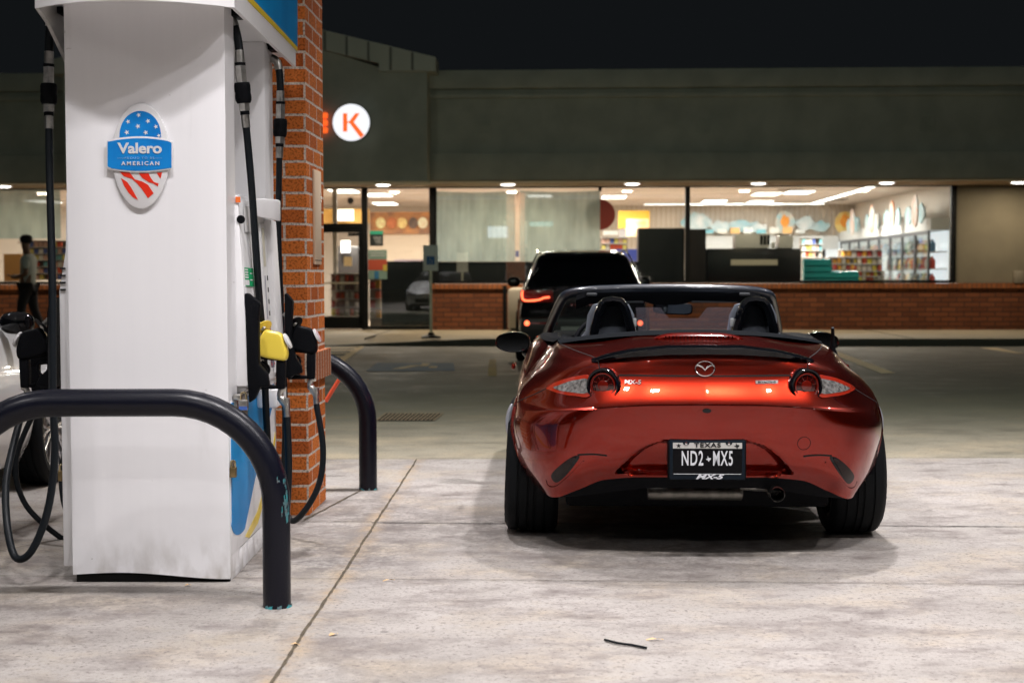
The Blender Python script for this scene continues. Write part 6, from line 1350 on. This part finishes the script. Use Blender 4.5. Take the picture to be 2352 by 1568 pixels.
# x: walking towards -x; y: depth
V = [(0, 0, .93), (.01, 0, 1.12), (.02, 0, 1.34), (-.005, 0, 1.46), (-.03, 0, 1.56), (-.035, 0, 1.66), (-.03, 0, 1.73),
     (.0, -.10, .86), (-.10, -.10, .48), (.0, -.10, .09), (-.14, -.10, .04), (.02, .10, .86), (.06, .10, .48), (.22, .10, .12), (.10, .10, .04),
     (.02, -.18, 1.36), (.05, -.22, 1.10), (-.16, -.18, 1.03), (-.24, -.16, 1.06), (.02, .18, 1.36), (.03, .22, 1.10), (-.17, .16, 1.05), (-.25, .14, 1.07)]
Ed = [(0, 1), (1, 2), (2, 3), (3, 4), (4, 5), (5, 6), (0, 7), (7, 8), (8, 9), (9, 10), (0, 11), (11, 12), (12, 13), (13, 14), (2, 15), (15, 16), (16, 17), (17, 18), (2, 19), (19, 20), (20, 21), (21, 22)]
Rd = [(.12, .14), (.12, .14), (.12, .15), .06, .075, .095, .06, .09, .06, .045, .035, .09, .06, .045, .035, .06, .045, .036, .03, .06, .045, .036, .03]
bd_ = skinned('body', V, Ed, Rd, M_SKIN, man)
skinned('shirt', [(0, 0, .86), (0, 0, 1.0), (.01, 0, 1.15), (.02, 0, 1.34), (0, 0, 1.44), (.02, -.18, 1.36), (.045, -.215, 1.17), (.02, .18, 1.36), (.035, .215, 1.17)], [(0, 1), (1, 2), (2, 3), (3, 4), (3, 5), (5, 6), (3, 7), (7, 8)], [(.17, .18), (.155, .17), (.14, .165), (.14, .17), .08, .085, .075, .085, .075], mat('shirt_grey', (.45, .48, .44), .9, bump=.3, bscale=25), bd_)
skinned('trousers', [(0, 0, .92), (.0, -.10, .84), (-.10, -.10, .48), (-.0, -.10, .13), (.02, .10, .84), (.06, .10, .48), (.21, .10, .16)], [(0, 1), (1, 2), (2, 3), (0, 4), (4, 5), (5, 6)], [(.14, .15), .115, .085, .065, .115, .085, .065], mat('trousers_black', (.01, .01, .012), .9), bd_)
blob('hair', .105, .10, .085, mat('hair_black', (.008, .007, .007), .8), bd_, (-.015, 0, 1.70), p=.9)
for s in (-1, 1):
    for k in range(5):
        y0 = s * .15 + (k - 2) * .018; MB().tube([(-.255, y0, 1.07), (-.30, y0 + (.02 if k == 0 else 0), 1.085), (-.325 + .01 * abs(k - 2), y0, 1.07)], [.011, .0095, .007], 8).build('finger', M_SKIN, bd_, smooth=True)
    MB().box((-.13, s * .10 - .045, 0), (.08, s * .10 + .045, .07)).build('shoe', M_BLACK, bd_, bevel=.02)
MB().tube([(-.135, 0, 1.66), (-.155, 0, 1.645), (-.13, 0, 1.635)], [.012, .014, .01], 8).build('nose', M_SKIN, bd_, smooth=True)

# ------------------------------------------------------------------ more shop stock seen through the glass
def card(x0, y0, x1, y1, v, c, label, cat='sign', group=None, emit=None):
    k = 'card_%02d%02d%02d' % tuple(int(q * 99) for q in c); thingB('sign_card', rb(x0, y0, x1, y1, v, .02), mat(k + ('e' if emit else ''), c, .5, **(dict(emit=c, es=emit) if emit else {})), label, cat, group)
rr_ = random.Random(11)
for k in range(9):
    x = 1588 + k * 30; c = [(.75, .8, .8), (.2, .5, .6), (.8, .8, .75), (.85, .5, .2)][k % 4]
    card(x, 524 + rr_.randint(-4, 3), x + 21, 536, 9.7, c, 'small promo card standing on the white header at the back wall', 'sign', 'promo cards along the back wall header')
rack(1845, 545, 1890, 590, 6.5, 3, 6, 'box', 'shelf', 'carton', 'on the rack beside the left lit panel', 'goods', 'cartons beside the left lit panel', 'small carton rack beside the left black-framed panel', 21)
rack(1382, 545, 1440, 600, 5.5, 4, 6, 'box', 'shelf', 'carton', 'on the rack behind the dark red disc', 'goods', 'cartons behind the dark red disc', 'small carton rack seen below the dark red disc', 22)
card(1385, 530, 1420, 540, 5.0, (.9, .9, .85), 'white strip sign below the dark red disc', emit=.8)
for k, (x, c) in enumerate(((868, (.85, .6, .3)), (893, (.5, .16, .06)), (918, (.8, .5, .2)), (943, (.12, .08, .06)), (965, (.85, .68, .45)))):
    u, z = onb(x + 6, 512, 7.9); thingB('food_picture', MB().prism([(a, 7.9, b) for a, b in ell(u, z, .12, .14, 20)], (0, .04, 0)), mat('food_%d' % k, c, .6, col2=tuple(min(1, q * 1.6) for q in c), vscale=9), 'round food picture on the orange mural', 'picture', 'food pictures on the orange mural')
rack(1000 - 150, 598, 876 + 2, 628, 2.6, 1, 5, 'bag', 'snack', 'snack_bag', 'on the counter beyond the poster', 'snack', 'snacks beyond the poster', 'short snack shelf half hidden behind the poster', 23) if False else None
for (x, y, l) in ((1740, 534, 'left paper cup on the white counter machines'), (1776, 536, 'right paper cup beside the white counter machines')):
    u, z = onb(x, y, .75); thingB('paper_cup', MB().lathe([(0, 0), (.035, 0), (.045, .11), (.04, .11)], (u, .75, onb(x, 570, .75)[1]), seg=14), mat('cup_white', (.8, .8, .78), .5), l, 'cup', smooth=True)
# roof details
thingB('roof_vent', MB().lathe([(.0, .5), (.16, .48), (.16, .36), (.09, .34), (.09, 0)], (U(1790), 3.2, ztop_ - .35), seg=16), mat('vent_metal', (.3, .3, .28), .5, .4), 'small round vent pipe rising behind the roof edge', 'vent', smooth=True)
